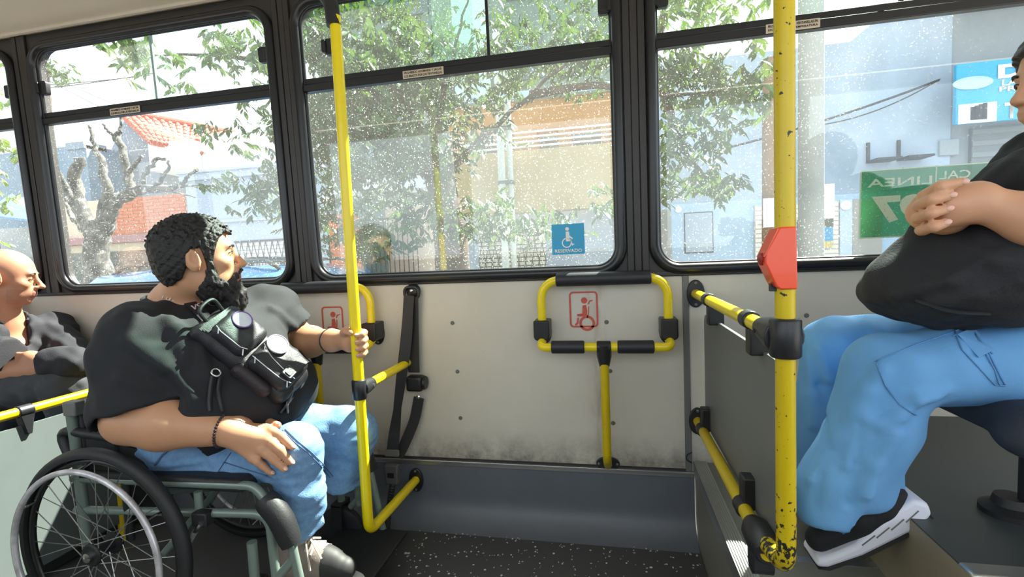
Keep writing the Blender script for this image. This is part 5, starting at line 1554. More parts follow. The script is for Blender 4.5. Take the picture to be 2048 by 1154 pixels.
for k in range(28):
    a = 2*PI*k/28; L_ = (toe-heel).length
    cx_ = L_/2 + .0; x_ = cx_ + (L_/2+.045)*math.cos(a); w_ = .046*math.sin(a)*(1.08 if math.cos(a) > 0 else .95)
    sole.append((x_, w_))
MB().prism(sole, Vector((heel.x, heel.y, zs-.018)), fd_, sdv, (0, 0, 1), .026).build('sole', mat('pale rubber sole', lin(186, 184, 178), .7), sh, bev=.005)
for i in range(5):
    t = .36+.09*i; c = heel.lerp(toe, t) + Vector((0, 0, .082-.011*i))
    MB().tube(smooth_path([c - sdv*.036 + Vector((0,0,-.014)), c + Vector((0,0,.004)), c + sdv*.036 + Vector((0,0,-.014)) + fd_*.012], 4), .0032, 6).build('lace', mat('cream lace', lin(196, 184, 170), .9) if i == 0 else bpy.data.materials['cream lace'], sh)
c = heel.lerp(toe, .34) + Vector((0, 0, .088))
for e in ((-.05, -.07, .03), (.05, -.075, -.03), (.08, -.06, .0)):
    MB().tube(smooth_path([c, c + Vector((e[0]*.4, e[1]*.6, .02)), c + Vector((e[0], e[1], e[2]-.02))], 5), .003, 6).build('lace', bpy.data.materials['cream lace'], sh)
MB().tube([ankR + Vector((.0, 0, .03)), heel + Vector((.005, 0, .085))], [.050, .040], 16).build('sock', sock, m1, smooth=180)
# ------------------------------------------------------------------ wheelchair
FRAME = mat('grey green chair enamel', lin(128, 142, 134), .35, .3, var=.3, vscale=12)
TYRE = mat('black tyre', lin(36, 36, 38), .6, bump=.2, bscale=120)
VINYL = mat('black chair vinyl', lin(30, 30, 32), .55, bump=.15, bscale=200)
SPK = mat('steel spoke', lin(190, 190, 192), .28, .9)
WORN = mat('worn silver push rim', lin(226, 222, 226), .35, .4, var=.6, vscale=16, col2=lin(120, 116, 120))
NY, FYc = -.80, -.235
wc = empty('wheelchair', (-1.45, -.52, 0), label='manual wheelchair with grey green frame and spoked wheels under the bearded man', cat='wheelchair')
WX, WZ, WR = -1.495, .305, .292
def big_wheel(y, out):
    def ring(r, yy, n=56): return [Vector((WX+r*math.cos(2*PI*k/n), yy, WZ+r*math.sin(2*PI*k/n))) for k in range(n)]
    rim = MB(); rim.tube(ring(WR-.024, y), .0095, 8, closed=True)
    rim = rim.build('wheel', mat('black wheel rim', lin(30, 29, 30), .35), wc, smooth=180)
    t = MB(); prof = [(-.017, -.012), (-.019, .0), (-.012, .012), (0, .0155), (.012, .012), (.019, 0), (.017, -.012)]
    n = 64; vs, fs = [], []
    for k in range(n):
        a = 2*PI*k/n
        for (yy, rr) in prof: vs.append((WX+(WR+rr)*math.cos(a), y+yy, WZ+(WR+rr)*math.sin(a)))
    m = len(prof)
    for k in range(n):
        l = (k+1) % n
        for i in range(m): j = (i+1) % m; fs.append((k*m+i, k*m+j, l*m+j, l*m+i))
    t.add(vs, fs).build('tire', TYRE, rim, smooth=60)
    MB().tube(ring(WR-.034, y+out*.052, 56), .0085, 10, closed=True).build('push_rim', WORN, rim, smooth=180)
    MB().lathe([(.030, -.038), (.034, -.034), (.034, -.028), (.016, -.024), (.016, .024), (.034, .028), (.034, .034), (.030, .038)], (WX, y, WZ), (0, 1, 0), 24).build('hub', VINYL, rim)
    MB().lathe([(.014, 0), (.014, .012), (.006, .016)], (WX, y+out*.036, WZ), (0, out, 0), 12).build('axle_cap', MT['chrome'], rim)
    for k in range(6):
        a = 2*PI*(k+.5)/6
        p = Vector((WX+(WR-.034)*math.cos(a), y+out*.05, WZ+(WR-.034)*math.sin(a))); q_ = Vector((WX+(WR-.024)*math.cos(a), y, WZ+(WR-.024)*math.sin(a)))
        MB().tube([p, q_], .004, 6).build('rim_stud', MT['chrome'], rim)
    for k in range(32):
        s = 1 if k % 2 else -1; a = 2*PI*k/32; b = a + (1 if (k//2) % 2 else -1)*.95
        p = Vector((WX+.031*math.cos(b), y+s*.031, WZ+.031*math.sin(b))); q_ = Vector((WX+(WR-.026)*math.cos(a), y, WZ+(WR-.026)*math.sin(a)))
        MB().tube([p, q_], .0014, 5).build('spoke', SPK, rim)
    return rim
big_wheel(NY, -1); big_wheel(FYc, 1)
yn, yf = NY+.055, FYc-.055
zc1 = at(480, 970, yn).z
def side(y, near):
    fx = at(508, 968, yn).x; hx1 = at(560, 1035, yn); hx2 = at(585, 1095, yn); hx3 = at(600, 1160, yn)
    sw = lambda p: Vector((p.x, y, p.z))
    top = fillet([Vector((-1.66, y, .485)), Vector((fx, y, zc1)), sw(hx1), sw(hx2), Vector((hx3.x+.02, y, .105))], .05, 6)
    MB().tube(top, .0125, 12).build('seat_tube', FRAME, wc, smooth=60)
    lz = at(420, 1022, yn).z
    c1 = at(545, 1035, yn); c2 = at(552, 1100, yn)
    MB().tube(fillet([Vector((-1.66, y, lz-.03)), Vector((c1.x-.01, y, lz+.005)), Vector((c2.x-.01, y, c2.z)), Vector((c2.x-.005, y, .20))], .07, 8), .0125, 12).build('lower_tube', FRAME, wc, smooth=60)
    MB().tube([Vector((c2.x-.04, y, .19)), Vector((hx2.x+.005, y, hx2.z-.03))], .0125, 10).build('brace_tube', FRAME, wc, smooth=60)
    MB().tube(fillet([Vector((-1.63, y, .24)), Vector((-1.635, y, .60)), Vector((-1.64, y, .715))], .05, 5), .0150, 12).build('back_post', FRAME, wc, smooth=60)
    MB().lathe([(.0165, 0), (.0165, .012), (.01, .016)], (-1.64, y, .712), (0, 0, 1), 12).build('post_cap', VINYL, wc)
    MB().tube([Vector((-1.20, y, lz)), Vector((-1.20, y, .47))], .0115, 10).build('upright', FRAME, wc, smooth=60)
    # calf / hanger pad
    pts = [sw(hx1).lerp(Vector((fx, y, zc1)), .62), sw(hx1), sw(hx2) + Vector((-.002, 0, .01))]
    MB().tube(smooth_path(pts, 5), [.030, .033, .034, .034, .034, .034, .034, .033, .032, .031, .028], 14).build('hanger_pad', VINYL, wc, smooth=60)
    MB().tube([Vector((-1.46, y, .30)), Vector((-1.46, y, .485))], .012, 10).build('axle_post', VINYL, wc)
    a0, a1 = at(116, 858, yn), at(278, 884, yn)
    MB().tube(fillet([Vector((a0.x+.06, y-.01*near, a0.z-.10)), Vector((a0.x, y, a0.z)), Vector((a1.x, y, a1.z))], .03, 5), .0145, 12).build('armrest', VINYL, wc, smooth=60)
    p = MB(); p.prism([(-1.60, .49), (-1.37, .49), (-1.40, .585), (-1.60, .62)], (0, y+.004, 0), VX, (0, 0, 1), (0, 1, 0), .006); p.build('side_guard', VINYL, wc)
    # front caster
    cxx = at(690, 1035, -.25).x + .02
    fk = MB(); fk.box((cxx-.03, y-.035, .10), (cxx+.012, y-.024, .21)).box((cxx-.03, y+.024, .10), (cxx+.012, y+.035, .21)).box((cxx-.03, y-.035, .20), (cxx+.012, y+.035, .212))
    fk.build('caster_fork', VINYL, wc, bev=.003)
    MB().tube([(cxx-.005, y, .205), (cxx-.005, y, .33)], .014, 10).build('caster_stem', FRAME, wc)
    cw = MB(); cw.lathe([(.05, -.016), (.082, -.018), (.092, -.012), (.094, 0), (.092, .012), (.082, .018), (.05, .016)], (cxx-.01, y, .095), (0, 1, 0), 28); cw = cw.build('caster', TYRE, wc)
    MB().lathe([(.048, -.012), (.048, .012)], (cxx-.01, y, .095), (0, 1, 0), 18).build('caster_hub', mat('caster hub', lin(70, 66, 64), .5), cw)
    # brake
    b0 = at(402, 1042, yn-.02); b0.y = y - near*.02; b1 = at(378, 1088, yn-.03); b1.y = y - near*.035
    bk = MB(); bk.box((b0.x-.022, b0.y-.012, b0.z-.012), (b0.x+.028, b0.y+.02, b0.z+.028)); bk = bk.build('brake_bracket', VINYL, wc, bev=.004)
    MB().tube([b0 + Vector((.012, -near*.012, .0)), b0 + Vector((-.005, -near*.014, -.02)), b0.lerp(b1, .45)], [.008, .0075, .006], 8).build('brake_lever', MT['chrome'], bk)
    MB().tube([b0.lerp(b1, .40), b1], .0085, 8).build('brake_handle', MT['greypanel'], bk)
side(yn, 1); side(yf, -1)
q = MB(); q.box((-1.64, yn-.01, .475), (at(500, 968, yn).x-.02, yf+.01, .515)); q.build('seat_cushion', VINYL, wc, bev=.015, bseg=3)
q = MB(); q.box((-1.63, yn+.005, .50), (-1.61, yf-.005, .70)); q.build('backrest', VINYL, wc, bev=.008)
for z0, z1 in ((.26, .46), (.46, .26)):
    MB().tube([(-1.35, yn, z0), (-1.35, yf, z1)], .011, 10).build('cross_brace', FRAME, wc)
fx_ = at(600, 1160, yn).x
q = MB(); q.box((heel.x-.03, yn-.0, zs-.034), (toe.x+.05, yf+.0, zs-.020)); q.build('footplate', VINYL, wc, bev=.004)
brk = MB(); p = at(150, 815, yn-.01); brk.box((p.x-.022, p.y-.02, p.z-.022), (p.x+.026, p.y+.012, p.z+.022)); brk.build('post_clamp', MT['greypanel'], wc, bev=.004)

# ------------------------------------------------------------------ sling bag worn on the chest
NYL = mat('black nylon', lin(34, 33, 37), .5, var=.3, vscale=14, bump=.3, bscale=350)
NYL2 = mat('dark plum nylon', lin(46, 38, 42), .55, var=.3, vscale=14, bump=.35, bscale=260)
ZIP = mat('zip metal', lin(190, 190, 190), .3, .8)
bag = empty('sling_bag', at(505, 740, -.62), label='black nylon sling bag with round patches strapped on the man\'s chest', cat='bag')
ca, cb = T.hit(432, 655), T.hit(575, 770)
n1 = (T.grad(ca) + T.grad(cb) + T.grad(T.hit(505, 715))).normalized()
e1 = (cb-ca).normalized(); n1 = (n1 - e1*n1.dot(e1)).normalized(); e2 = n1.cross(e1)      # e1 down along the bag, e2 across, n1 away from the chest
if e2.z < 0: pass
RB = np.array(Matrix((e1, e2, n1)).transposed())
Lb = (cb-ca).length
ctr = (ca+cb)/2
lo_, hi_ = np.array(ctr)-.34, np.array(ctr)+.34
S1 = Field(lo_, hi_, .0055)
BP = lambda u, v, w: np.array(ctr + e1*u + e2*v + n1*w)
S1.box(BP(-.004, 0, .006), (Lb/2+.034, .080, .034), .030, .01, RB)
wv = waves(61, 8, .04, .10); S1.warp(lambda x, y, z: .0025*wv(x, y, z))
S1.build('main_compartment', NYL, bag, 1)
S2 = Field(lo_, hi_, .005); S2.box(BP(-.078, .002, .042), (.064, .066, .028), .024, .01, RB); S2.warp(lambda x, y, z: .002*wv(x, y, z)); S2.build('upper_pocket', NYL, bag, 1)
S3 = Field(lo_, hi_, .005); S3.box(BP(.070, .002, .046), (.076, .070, .032), .028, .01, RB); S3.warp(lambda x, y, z: .002*wv(x, y, z)); S3.build('front_pocket', NYL, bag, 1)
S4 = Field(lo_, hi_, .005); S4.box(BP(.05, -.078, .014), (.066, .020, .024), .018, .01, RB); S4.build('mesh_pocket', NYL2, bag, 1)
V_ = lambda a: Vector(a)
def patch(u, v, w, ru, rv, rim):
    o = V_(BP(u, v, w))
    p = MB(); p.prism([(ru*math.cos(2*PI*k/28), rv*math.sin(2*PI*k/28)) for k in range(28)], o, e1, e2, n1, .004)
    p = p.build('round_patch', mat('white patch', lin(226, 226, 230), .7, var=.4, vscale=40, col2=lin(150, 170, 196)), bag, smooth=0)
    MB().tube([o + n1*.004 + e1*(ru*math.cos(2*PI*k/28)) + e2*(rv*math.sin(2*PI*k/28)) for k in range(28)], .0022, 6, closed=True).build('patch_rim', rim, p, smooth=180)
patch(-.098, .022, .0705, .028, .030, mat('violet thread', lin(120, 90, 160), .7))
patch(.028, .028, .0785, .033, .034, mat('grey thread', lin(150, 150, 156), .7))
def band(name, pts, w, t, m, wd=None): MB().ribbon([V_(BP(*p)) for p in pts], wd if wd is not None else e1, w, t).build(name, m, bag)
MB().tube([V_(BP(u, v, w)) for u, v, w in [(-.130, -.050, .069), (-.11, -.056, .069), (-.04, -.056, .069), (-.022, -.046, .069)]], .0015, 6).build('zip', ZIP, bag)
MB().tube(smooth_path([V_(BP(u, v, w)) for u, v, w in [(.002, -.060, .0775), (.03, -.060, .0775), (.10, -.060, .0775), (.138, -.050, .0775)]], 4), .0015, 6).build('zip', ZIP, bag)
MB().tube(smooth_path([V_(BP(u, v, w)) for u, v, w in [(-.002, .0, .0785), (.04, -.02, .0788), (.11, -.030, .0788), (.138, -.028, .077)]], 4), .0014, 6).build('zip', ZIP, bag)
for (u, v, w) in ((-.03, -.058, .072), (.010, -.058, .079), (.006, -.008, .080), (.126, -.054, .079), (-.122, -.052, .072)):
    p0 = V_(BP(u, v, w)); MB().tube([p0, p0 + Vector((0, -.004, -.018))], .0020, 6).build('zip_pull', ZIP, bag)
for k in range(3):
    band('webbing_strap', [(-.152+.008*k, -.070, .036+.006*k), (-.152+.008*k, -.03, .044+.006*k), (-.152+.008*k, .05, .044+.006*k), (-.152+.008*k, .072, .034+.006*k)], .010, .003, NYL)
band('webbing_strap', [(.125, .076, .01), (.122, .070, .062), (.118, .05, .0792), (.115, -.02, .0792)], .030, .003, NYL, e1)
o = V_(BP(.112, -.03, .0792))
q = MB(); q.prism(rrect(.036, .040, .006, 3), o, e1, e2, n1, .010); q.build('buckle', MT['plastic'], bag, bev=.003)
q = MB(); q.prism(rrect(.020, .026, .004, 3), o + n1*.010, e1, e2, n1, .003); q.build('buckle_slot', VINYL, bag)
# carrying loop, shoulder strap, waist strap
MB().tube(smooth_path([V_(BP(-.155, -.03, .03)), V_(BP(-.195, -.035, .055)), V_(BP(-.20, .02, .06)), V_(BP(-.160, .035, .035))], 6), .0055, 8).build('carry_loop', NYL, bag)
def lay(px, off, F=T): 
    P = [F.hit(a, b, off) for a, b in px]; return [p for p in P if p is not None]
sp = lay([(430, 660), (415, 640), (398, 622), (380, 606)], .006)
MB().ribbon(smooth_path(sp, 5), e2.lerp(e1, .2), .034, .005).build('shoulder_strap', NYL, bag)
sp = lay([(415, 735), (422, 770), (425, 800)], .006)
q_ = lay([(432, 745), (428, 741)], .010)
if q_: ringband('strap_ring', q_[0], n1, .012, .003, MT['chrome'], bag)
for dx in (0, 16):
    sp = lay([(424+dx, 752), (420+dx, 778), (418+dx*1.4, 805), (420+dx*1.5, 822)], .005)
    if len(sp) > 1: MB().tube(smooth_path(sp, 4), .006, 7).build('hanging_cord', NYL, bag)
sp = lay([(590, 760), (583, 790), (572, 812), (560, 828)], .010)
if len(sp) > 1:
    MB().ribbon(smooth_path(sp, 4), Vector((.5, -.8, .2)), .036, .005).build('waist_strap', NYL, bag)
    q = MB(); c_ = sp[-2]; g_ = T.grad(c_); q.prism(rrect(.030, .040, .004, 3), c_ + g_*.004, Vector((.5, -.8, 0)), Vector((0, 0, 1)), g_, .006); q.build('strap_slider', ZIP, bag)
a, b = T.hit(386, 622, .002), T.hit(404, 616, .002)
u = (b-a); n = (EYE-a).normalized(); v = n.cross(u.normalized())
text('strap_print', 'VS', a + n*.008, u, v, u.length, .018, mat('red white print', lin(220, 190, 190), .6), bag, bold=.02, n=n)
# ================================================================== bald man by the left window
m2 = empty('person', (-2.7, -.25, .45), label='bald man in dark jacket with folded arms sitting at the left edge', cat='person')
Y2 = -.275
hc2 = at(14, 553, Y2)
H2 = Head(hc2, rot(math.radians(44), math.radians(-10), 0), 1.0, 1.0)
nk2 = Vector((hc2.x-.045, hc2.y, hc2.z-.20))
B2 = Field((hc2.x-.45, -.62, .55), (hc2.x+.60, .0, hc2.z+.16), .0052)
H2.face(B2, 1.0, 1.2, 1.06)
B2.cone(H2.P(-.028, 0, -.055), nk2, .056, .066, .03); B2.ell(nk2 + Vector((-.03, 0, -.20)), (.12, .17, .20), .05)
fa0, fa1 = at(118, 735, Y2-.12), at(62, 716, Y2-.13)
fb0, fb1 = at(30, 745, Y2-.06), at(128, 738, Y2-.06)
B2.cone(fa0, fa1, .040, .030, .02); B2.cone(nk2 + Vector((0, -.15, -.2)), fa0, .05, .045, .02); B2.cone(nk2 + Vector((0, .15, -.2)), fb0, .05, .045, .02)
B2.cone(fb0, fb1, .038, .028, .02)
for i in range(4):
    a = fa1 + Vector((-.02, -.01, .018-.014*i)); B2.chain([fa1 + Vector((.0, -.004, .014-.010*i)), a + Vector((-.028, 0, -.002)), a + Vector((-.060, .02, -.010))], (.013, .0105, .009), .008)
    b = fb1 + Vector((.02, -.012, .014-.014*i)); B2.chain([fb1 + Vector((0, -.006, .012-.010*i)), b + Vector((.026, 0, -.004)), b + Vector((.054, .008, -.016))], (.013, .0105, .009), .008)
def reg2(c):
    x, y, z = H2.local(c[:, 0], c[:, 1], c[:, 2]); m = np.zeros(len(c))
    m[(x > .088) & (np.abs(y) < .024) & (z < -.054) & (z > -.083)] = 1
    m[(x > .02) & (z < -.052) & (z > -.13) & (m == 0) & ((np.abs(y) > .026) | (z < -.084)) & (x < .2) & (z > -.118)] = 2
    return m
B2.build('body', [SKIN2, mat('darker lip', lin(140, 92, 80), .45), mat('shaved jaw', lin(164, 117, 92), .55, var=.3, vscale=180, col2=lin(142, 104, 86))], m2, 1, reg2)
brows_and_eyes(H2, m2, closed=True)
JK = mat('dark jacket cloth', lin(34, 34, 40), .85, var=.35, vscale=6, col2=lin(26, 26, 30), bump=.25, bscale=300)
tc2 = nk2 + Vector((-.03, 0, -.24))
J2 = Field((hc2.x-.5, -.66, .40), (hc2.x+.72, .0, hc2.z-.02), .0075)
J2.ell(tc2 + Vector((.0, 0, .02)), (.16, .21, .22), .05); J2.ell(tc2 + Vector((.04, 0, -.14)), (.18, .20, .16), .05)
sR2, sL2 = nk2 + Vector((-.01, -.19, -.075)), nk2 + Vector((.02, .18, -.075))
J2.cone(nk2 + Vector((0, 0, -.05)), sR2, .075, .072, .05); J2.cone(nk2 + Vector((0, 0, -.05)), sL2, .075, .07, .05)
eR2 = at(150, 728, Y2-.10); eL2 = at(20, 758, Y2-.04)
J2.cone(sR2, eR2, .072, .060, .04); J2.cone(eR2, fa0, .058, .050, .03)
J2.cone(sL2, eL2, .07, .058, .04); J2.cone(eL2, fb0, .055, .05, .03); J2.cone(sL2, at(165, 735, Y2+.04), .07, .06, .04)
J2.cut(fa0.lerp(fa1, .15), (fa1-fa0), fa1, .07)
J2.cone(nk2 + Vector((.075, 0, -.10)), nk2 + Vector((.012, 0, .03)), .030, .074, .012, 'sub')
wv = waves(71, 10, .03, .09); wv2 = waves(72, 6, .1, .2); J2.warp(lambda x, y, z: .004*wv(x, y, z) + .005*wv2(x, y, z))
J2.build('jacket', JK, m2, 1)
ring = [nk2 + Vector((-.005 + .082*math.cos(a), .078*math.sin(a), .015 - .05*max(0, math.cos(a)))) for a in [k/18*2*PI for k in range(2, 17)]]
MB().ribbon(ring, Vector((0, 0, 1)), .055, .008).build('jacket_collar', JK, m2, smooth=60)
L2 = Field((hc2.x-.40, -.52, .15), (hc2.x+.78, .0, .82), .0085)
h2z = .60
for y, e in ((Y2-.11, at(150, 800, Y2-.11)), (Y2+.09, at(190, 800, Y2+.09))):
    L2.cone((hc2.x-.10, y, .64), (e.x-.04, y, .68), .098, .080, .03); L2.cone((e.x-.04, y, .68), (e.x-.02, y, .28), .078, .062, .02)
L2.warp(lambda x, y, z: .004*wv(x, y, z))
L2.build('trousers', mat('charcoal trousers', lin(62, 64, 68), .85, var=.4, vscale=8, bump=.2, bscale=300), m2, 1)
for dy in (-.11, .09):
    S2_ = MB(); kx = at(170, 800, Y2).x
    S2_.tube([(kx-.06, Y2+dy, .245), (kx+.02, Y2+dy, .235), (kx+.16, Y2+dy, .215)], [.046, .048, .036], 14); S2_.build('shoe', blk, m2)
seat2 = empty('bus_seat', (hc2.x-.1, Y2, 0), label='dark bus seat under the bald man at left', cat='seat')
SEATM = mat('dark seat fabric', lin(48, 54, 66), .8, var=.3, vscale=20, bump=.2, bscale=200)
q = MB(); q.box((hc2.x-.34, -.46, .48), (hc2.x+.16, -.03, .55)); q.build('cushion', SEATM, seat2, bev=.025, bseg=3)
q = MB(); q.box((hc2.x-.40, -.46, .52), (hc2.x-.30, -.03, 1.02)); q.build('backrest', SEATM, seat2, bev=.03, bseg=3)
q = MB(); q.box((hc2.x-.30, -.40, .20), (hc2.x+.10, -.05, .48)); q.build('pedestal', VINYL, seat2, bev=.01)
q = MB(); q.box((hc2.x-.8, -.60, 0), (-2.10, -.01, .20)); structure('floor_step', q, MT['slate'], bev=.008)

# ================================================================== passenger at the right edge
m3 = empty('person', (.95, -.62, .75), label='passenger in black top and sky blue cargo trousers cut off at the right edge', cat='person')
k3n, k3f = at(1772, 742, -.70), at(1664, 695, -.44)
h3n, h3f = Vector((1.02, -.68, .865)), Vector((1.02, -.46, .875))
P3 = Field((.36, -.90, .30), (1.28, -.28, 1.06), .0065)
P3.ell((1.05, -.57, .87), (.19, .20, .13), .05)
P3.cone(h3n, k3n + Vector((.02, 0, .0)), .092, .082, .04); P3.cone(h3f, k3f + Vector((.02, 0, .0)), .090, .080, .04)
# near leg: wide flared shin that comes down to the left, then sweeps back to the heel
P3.cone(k3n, at(1742, 850, -.70), .078, .076, .02)
P3.cone(at(1780, 770, -.70), at(1782, 850, -.70), .066, .058, .03)
P3.cone(at(1742, 850, -.70), at(1685, 955, -.70), .074, .070, .03); P3.cone(at(1680, 955, -.70), at(1652, 1020, -.70), .066, .060, .02)
P3.cone(at(1760, 850, -.70), at(1735, 980, -.69), .060, .052, .03)
P3.cone(at(1712, 870, -.70), at(1645, 970, -.70), .052, .05, .03)
P3.cone(at(1755, 900, -.66), at(1770, 985, -.64), .045, .040, .02)
# far leg
P3.cone(k3f, at(1650, 800, -.44), .078, .070, .02); P3.cone(at(1650, 800, -.44), at(1655, 1000, -.45), .072, .085, .02)
P3.cut(at(1650, 1046, -.70), DOWN + RIGHT*(-.18), at(1650, 1090, -.70), .085)
P3.cut(at(1745, 1008, -.68), DOWN + RIGHT*.15, at(1760, 1060, -.66), .075)
P3.cone(at(1655, 1060, -.70), at(1665, 1000, -.70), .052, .050, .006, 'sub')
P3.cut((0, 0, .345), (0, 0, -1))
wv = waves(81, 9, .05, .12); wv2 = waves(82, 6, .12, .25); P3.warp(lambda x, y, z: .0022*wv(x, y, z*.5) + .003*wv2(x, y, z*.6))
# folds running from the knee down
for pts, r in ((((1762, 740), (1722, 830), (1700, 930)), .011), (((1730, 780), (1680, 870), (1625, 960)), .010), (((1790, 870), (1750, 930), (1735, 990)), .009), (((1830, 800), (1800, 830), (1760, 850)), .008), (((1620, 720), (1625, 790), (1628, 850)), .010), (((1640, 700), (1660, 760), (1680, 790)), .008), (((1840, 800), (1865, 790), (1890, 780)), .007)):
    hp = [P3.hit(*p) for p in pts]
    hp = [p for p in hp if p is not None]
    for a, b in zip(hp[:-1], hp[1:]):
        if (a-b).length < .2: P3.cone(a, b, r, r*.8, .022)
for pts, r in ((((1700, 1010), (1712, 930), (1722, 850)), .008), (((1660, 900), (1640, 950), (1628, 1010)), .006), (((1640, 770), (1648, 840), (1650, 880)), .008)):
    hp = [P3.hit(*p) for p in pts]
    hp = [p for p in hp if p is not None]
    for a, b in zip(hp[:-1], hp[1:]):
        if (a-b).length < .2: P3.cone(a, b, r, r*.7, .012, 'sub')
P3.build('cargo_trousers', DENIM2, m3, 1)
CS = mat('trouser stitching', lin(92, 144, 194), .9)
for px in ([(1752, 724), (1770, 770), (1800, 810), (1832, 830)], [(1910, 662), (1925, 700), (1990, 770), (2012, 772)], [(1910, 662), (1940, 652), (1975, 700), (2010, 770)], [(1750, 722), (1830, 690), (1910, 662)], [(1905, 672), (1945, 660), (1985, 708)], [(1950, 668), (1990, 740), (2000, 772)]):
    seam(P3, px, 'pocket_seam', CS, m3, .0016, .0008)
pk = [P3.hit(*p, .002) for p in ((1912, 668), (1945, 655), (1985, 700), (1955, 715))]
if all(p is not None for p in pk): MB().add([p for p in pk] + [p + Vector((0, -.004, .001)) for p in pk], [(0,1,2,3), (4,5,6,7), (0,1,5,4), (1,2,6,5), (2,3,7,6), (3,0,4,7)]).build('pocket_flap', DENIM2, m3, smooth=0)

# shoe: toe at left on the floor, heel raised at right
sh3 = empty('shoe', at(1700, 1090, -.66), label='black knit sneaker with thick pale sole worn at the right', cat='shoe')
ys = -.665
t3, h3 = at(1640, 1080, ys), at(1802, 1014, ys)
d3 = (h3-t3).normalized(); up3 = Vector((d3.z*-1, 0, d3.x)); up3 = (up3 - d3*up3.dot(d3)).normalized()
if up3.z < 0: up3 = -up3
sd3 = d3.cross(up3)
U3 = Field(np.array(t3)-.12, np.array(h3)+np.array((.12, .12, .16)), .0045)
U3.cone(t3 + up3*.004, t3.lerp(h3, .5) + up3*.022, .030, .042, .02); U3.cone(t3.lerp(h3, .5) + up3*.022, t3.lerp(h3, .95) + up3*.03, .042, .036, .02); U3.cone(t3.lerp(h3, .8)+up3*.03, t3.lerp(h3, .74)+up3*.10, .040, .040, .03)
U3.cut(t3 - up3*.014, -up3)
U3.build('upper', mat('black knit', lin(26, 26, 30), .8, bump=.3, bscale=300), sh3, 1)
L3 = (h3-t3).length
prof = [(-.042, .0), (-.030, .016), (.02, .012), (.06, .014), (L3*.62, .034), (L3*.85, .052), (L3+.02, .060), (L3+.044, .040), (L3+.038, .012), (L3+.0, -.004), (.06, -.016), (-.02, -.012)]
q = MB(); q.prism(prof, t3 - up3*.026 - sd3*.044, d3, up3, sd3, .088); q.build('midsole', mat('lavender white foam', lin(222, 222, 236), .6), sh3, bev=.010, bseg=3, smooth=60)
q = MB(); q.prism([(-.040, -.002), (-.02, -.015), (.06, -.019), (L3, -.007), (L3+.036, .009), (L3+.0, -.001), (.06, -.010), (-.02, -.006)], t3 - up3*.0285 - sd3*.043, d3, up3, sd3, .086); q.build('outsole', blk, sh3)
for i in range(4):
    a = t3 - up3*.020 + d3*(.07+.035*i) - sd3*.0445
    if a.y > ys: a = a + sd3*.089
    MB().tube([a + up3*(.004+.004*i), a + d3*.035 + up3*(.014+.005*i)], .0015, 5).build('sole_groove', MT['greypanel'], sh3)

# upper body
T3 = Field((.70, -.98, .86), (1.42, -.22, 1.48), .0075)
sL3, sR3 = Vector((1.07, -.80, 1.28)), Vector((1.08, -.42, 1.29))
T3.ell((1.10, -.60, 1.05), (.17, .22, .20), .05); T3.ell((1.10, -.61, 1.20), (.15, .22, .16), .05)
T3.cone(sL3, sR3, .085, .085, .05)
e3 = Vector((.95, -.86, 1.215))
T3.cone(sL3, Vector((.90, -.80, 1.245)), .085, .075, .05)
T3.cone(sR3, Vector((.92, -.46, 1.17)), .08, .075, .05)
T3.ell((.90, -.66, 1.22), (.10, .14, .085), .06)
wv = waves(91, 10, .04, .12); T3.warp(lambda x, y, z: .004*wv(x, y, z))
T3.build('black_top', TEE, m3, 1)
# tote bag on the lap
tb = empty('tote_bag', (.80, -.68, .95), label='large soft black bag on the lap of the passenger at right', cat='bag')
G = Field((.50, -.98, .88), (1.20, -.36, 1.28), .0065)
RG = np.array(Matrix.Rotation(math.radians(-20), 3, 'Y'))
G.ell(at(1955, 560, -.70), (.20, .13, .095), .05); G.ell(at(1856, 572, -.68), (.10, .10, .058), .06); G.ell(at(1804, 576, -.665), (.050, .07, .034), .05); G.ell(at(2010, 520, -.72), (.15, .14, .115), .05)
G.cone(at(1766, 572, -.66), at(1860, 606, -.68), .014, .034, .04); G.cone(at(1778, 548, -.67), at(1862, 480, -.70), .018, .035, .05)
wv = waves(95, 9, .04, .12); wv2 = waves(96, 6, .1, .25); G.warp(lambda x, y, z: .0035*wv(x, y, z) + .005*wv2(x, y, z))
for pts, r in ((((1790, 590), (1900, 560), (2000, 500)), .007), (((1850, 610), (1960, 590), (2040, 560)), .007), (((1900, 480), (1990, 520), (2040, 520)), .006)):
    hp = [G.hit(*p) for p in pts]
    if all(p is not None for p in hp): G.chain(hp, (r, r, r*.6), .02)
G.build('bag_body', mat('soft black cloth', lin(30, 30, 34), .8, var=.35, vscale=7, col2=lin(42, 42, 48), bump=.3, bscale=220), tb, 1)
hp = [G.hit(*p, .004) for p in ((1830, 600), (1900, 622), (1980, 628))]
hp = [p for p in hp if p is not None]
if len(hp) > 2: MB().tube(smooth_path(hp, 5), .004, 6).build('bag_seam', VINYL, tb)
# body: head, left forearm, both hands clasped on the bag
hc3 = at(2150, 150, -.60)
H3 = Head(hc3, rot(math.radians(180), math.radians(-6), 0), .98, .97)
B3 = Field((.56, -.98, 1.0), (1.30, -.44, 1.66), .0042)
H3.face(B3, .95, .8)
B3.cone(H3.P(-.028, 0, -.055), (1.10, -.61, 1.26), .050, .060, .03); B3.ell((1.10, -.61, 1.17), (.10, .15, .09), .04)
def og(px, py, r):
    p = G.hit(px, py, r + .001)
    return p if p is not None else at(px, py, -.80)
w3l = at(1952, 404, -.815); e3l = at(2075, 440, -.84)
B3.cone((1.06, -.78, 1.24), e3l, .050, .045, .03); B3.cone(e3l, w3l, .046, .031, .02)
KP = [at(1905, 385, -.815), at(1893, 402, -.825), at(1890, 420, -.822), at(1893, 438, -.812)]
for i, k_ in enumerate(KP): B3.cone(w3l, k_, .027, .0145, .018)
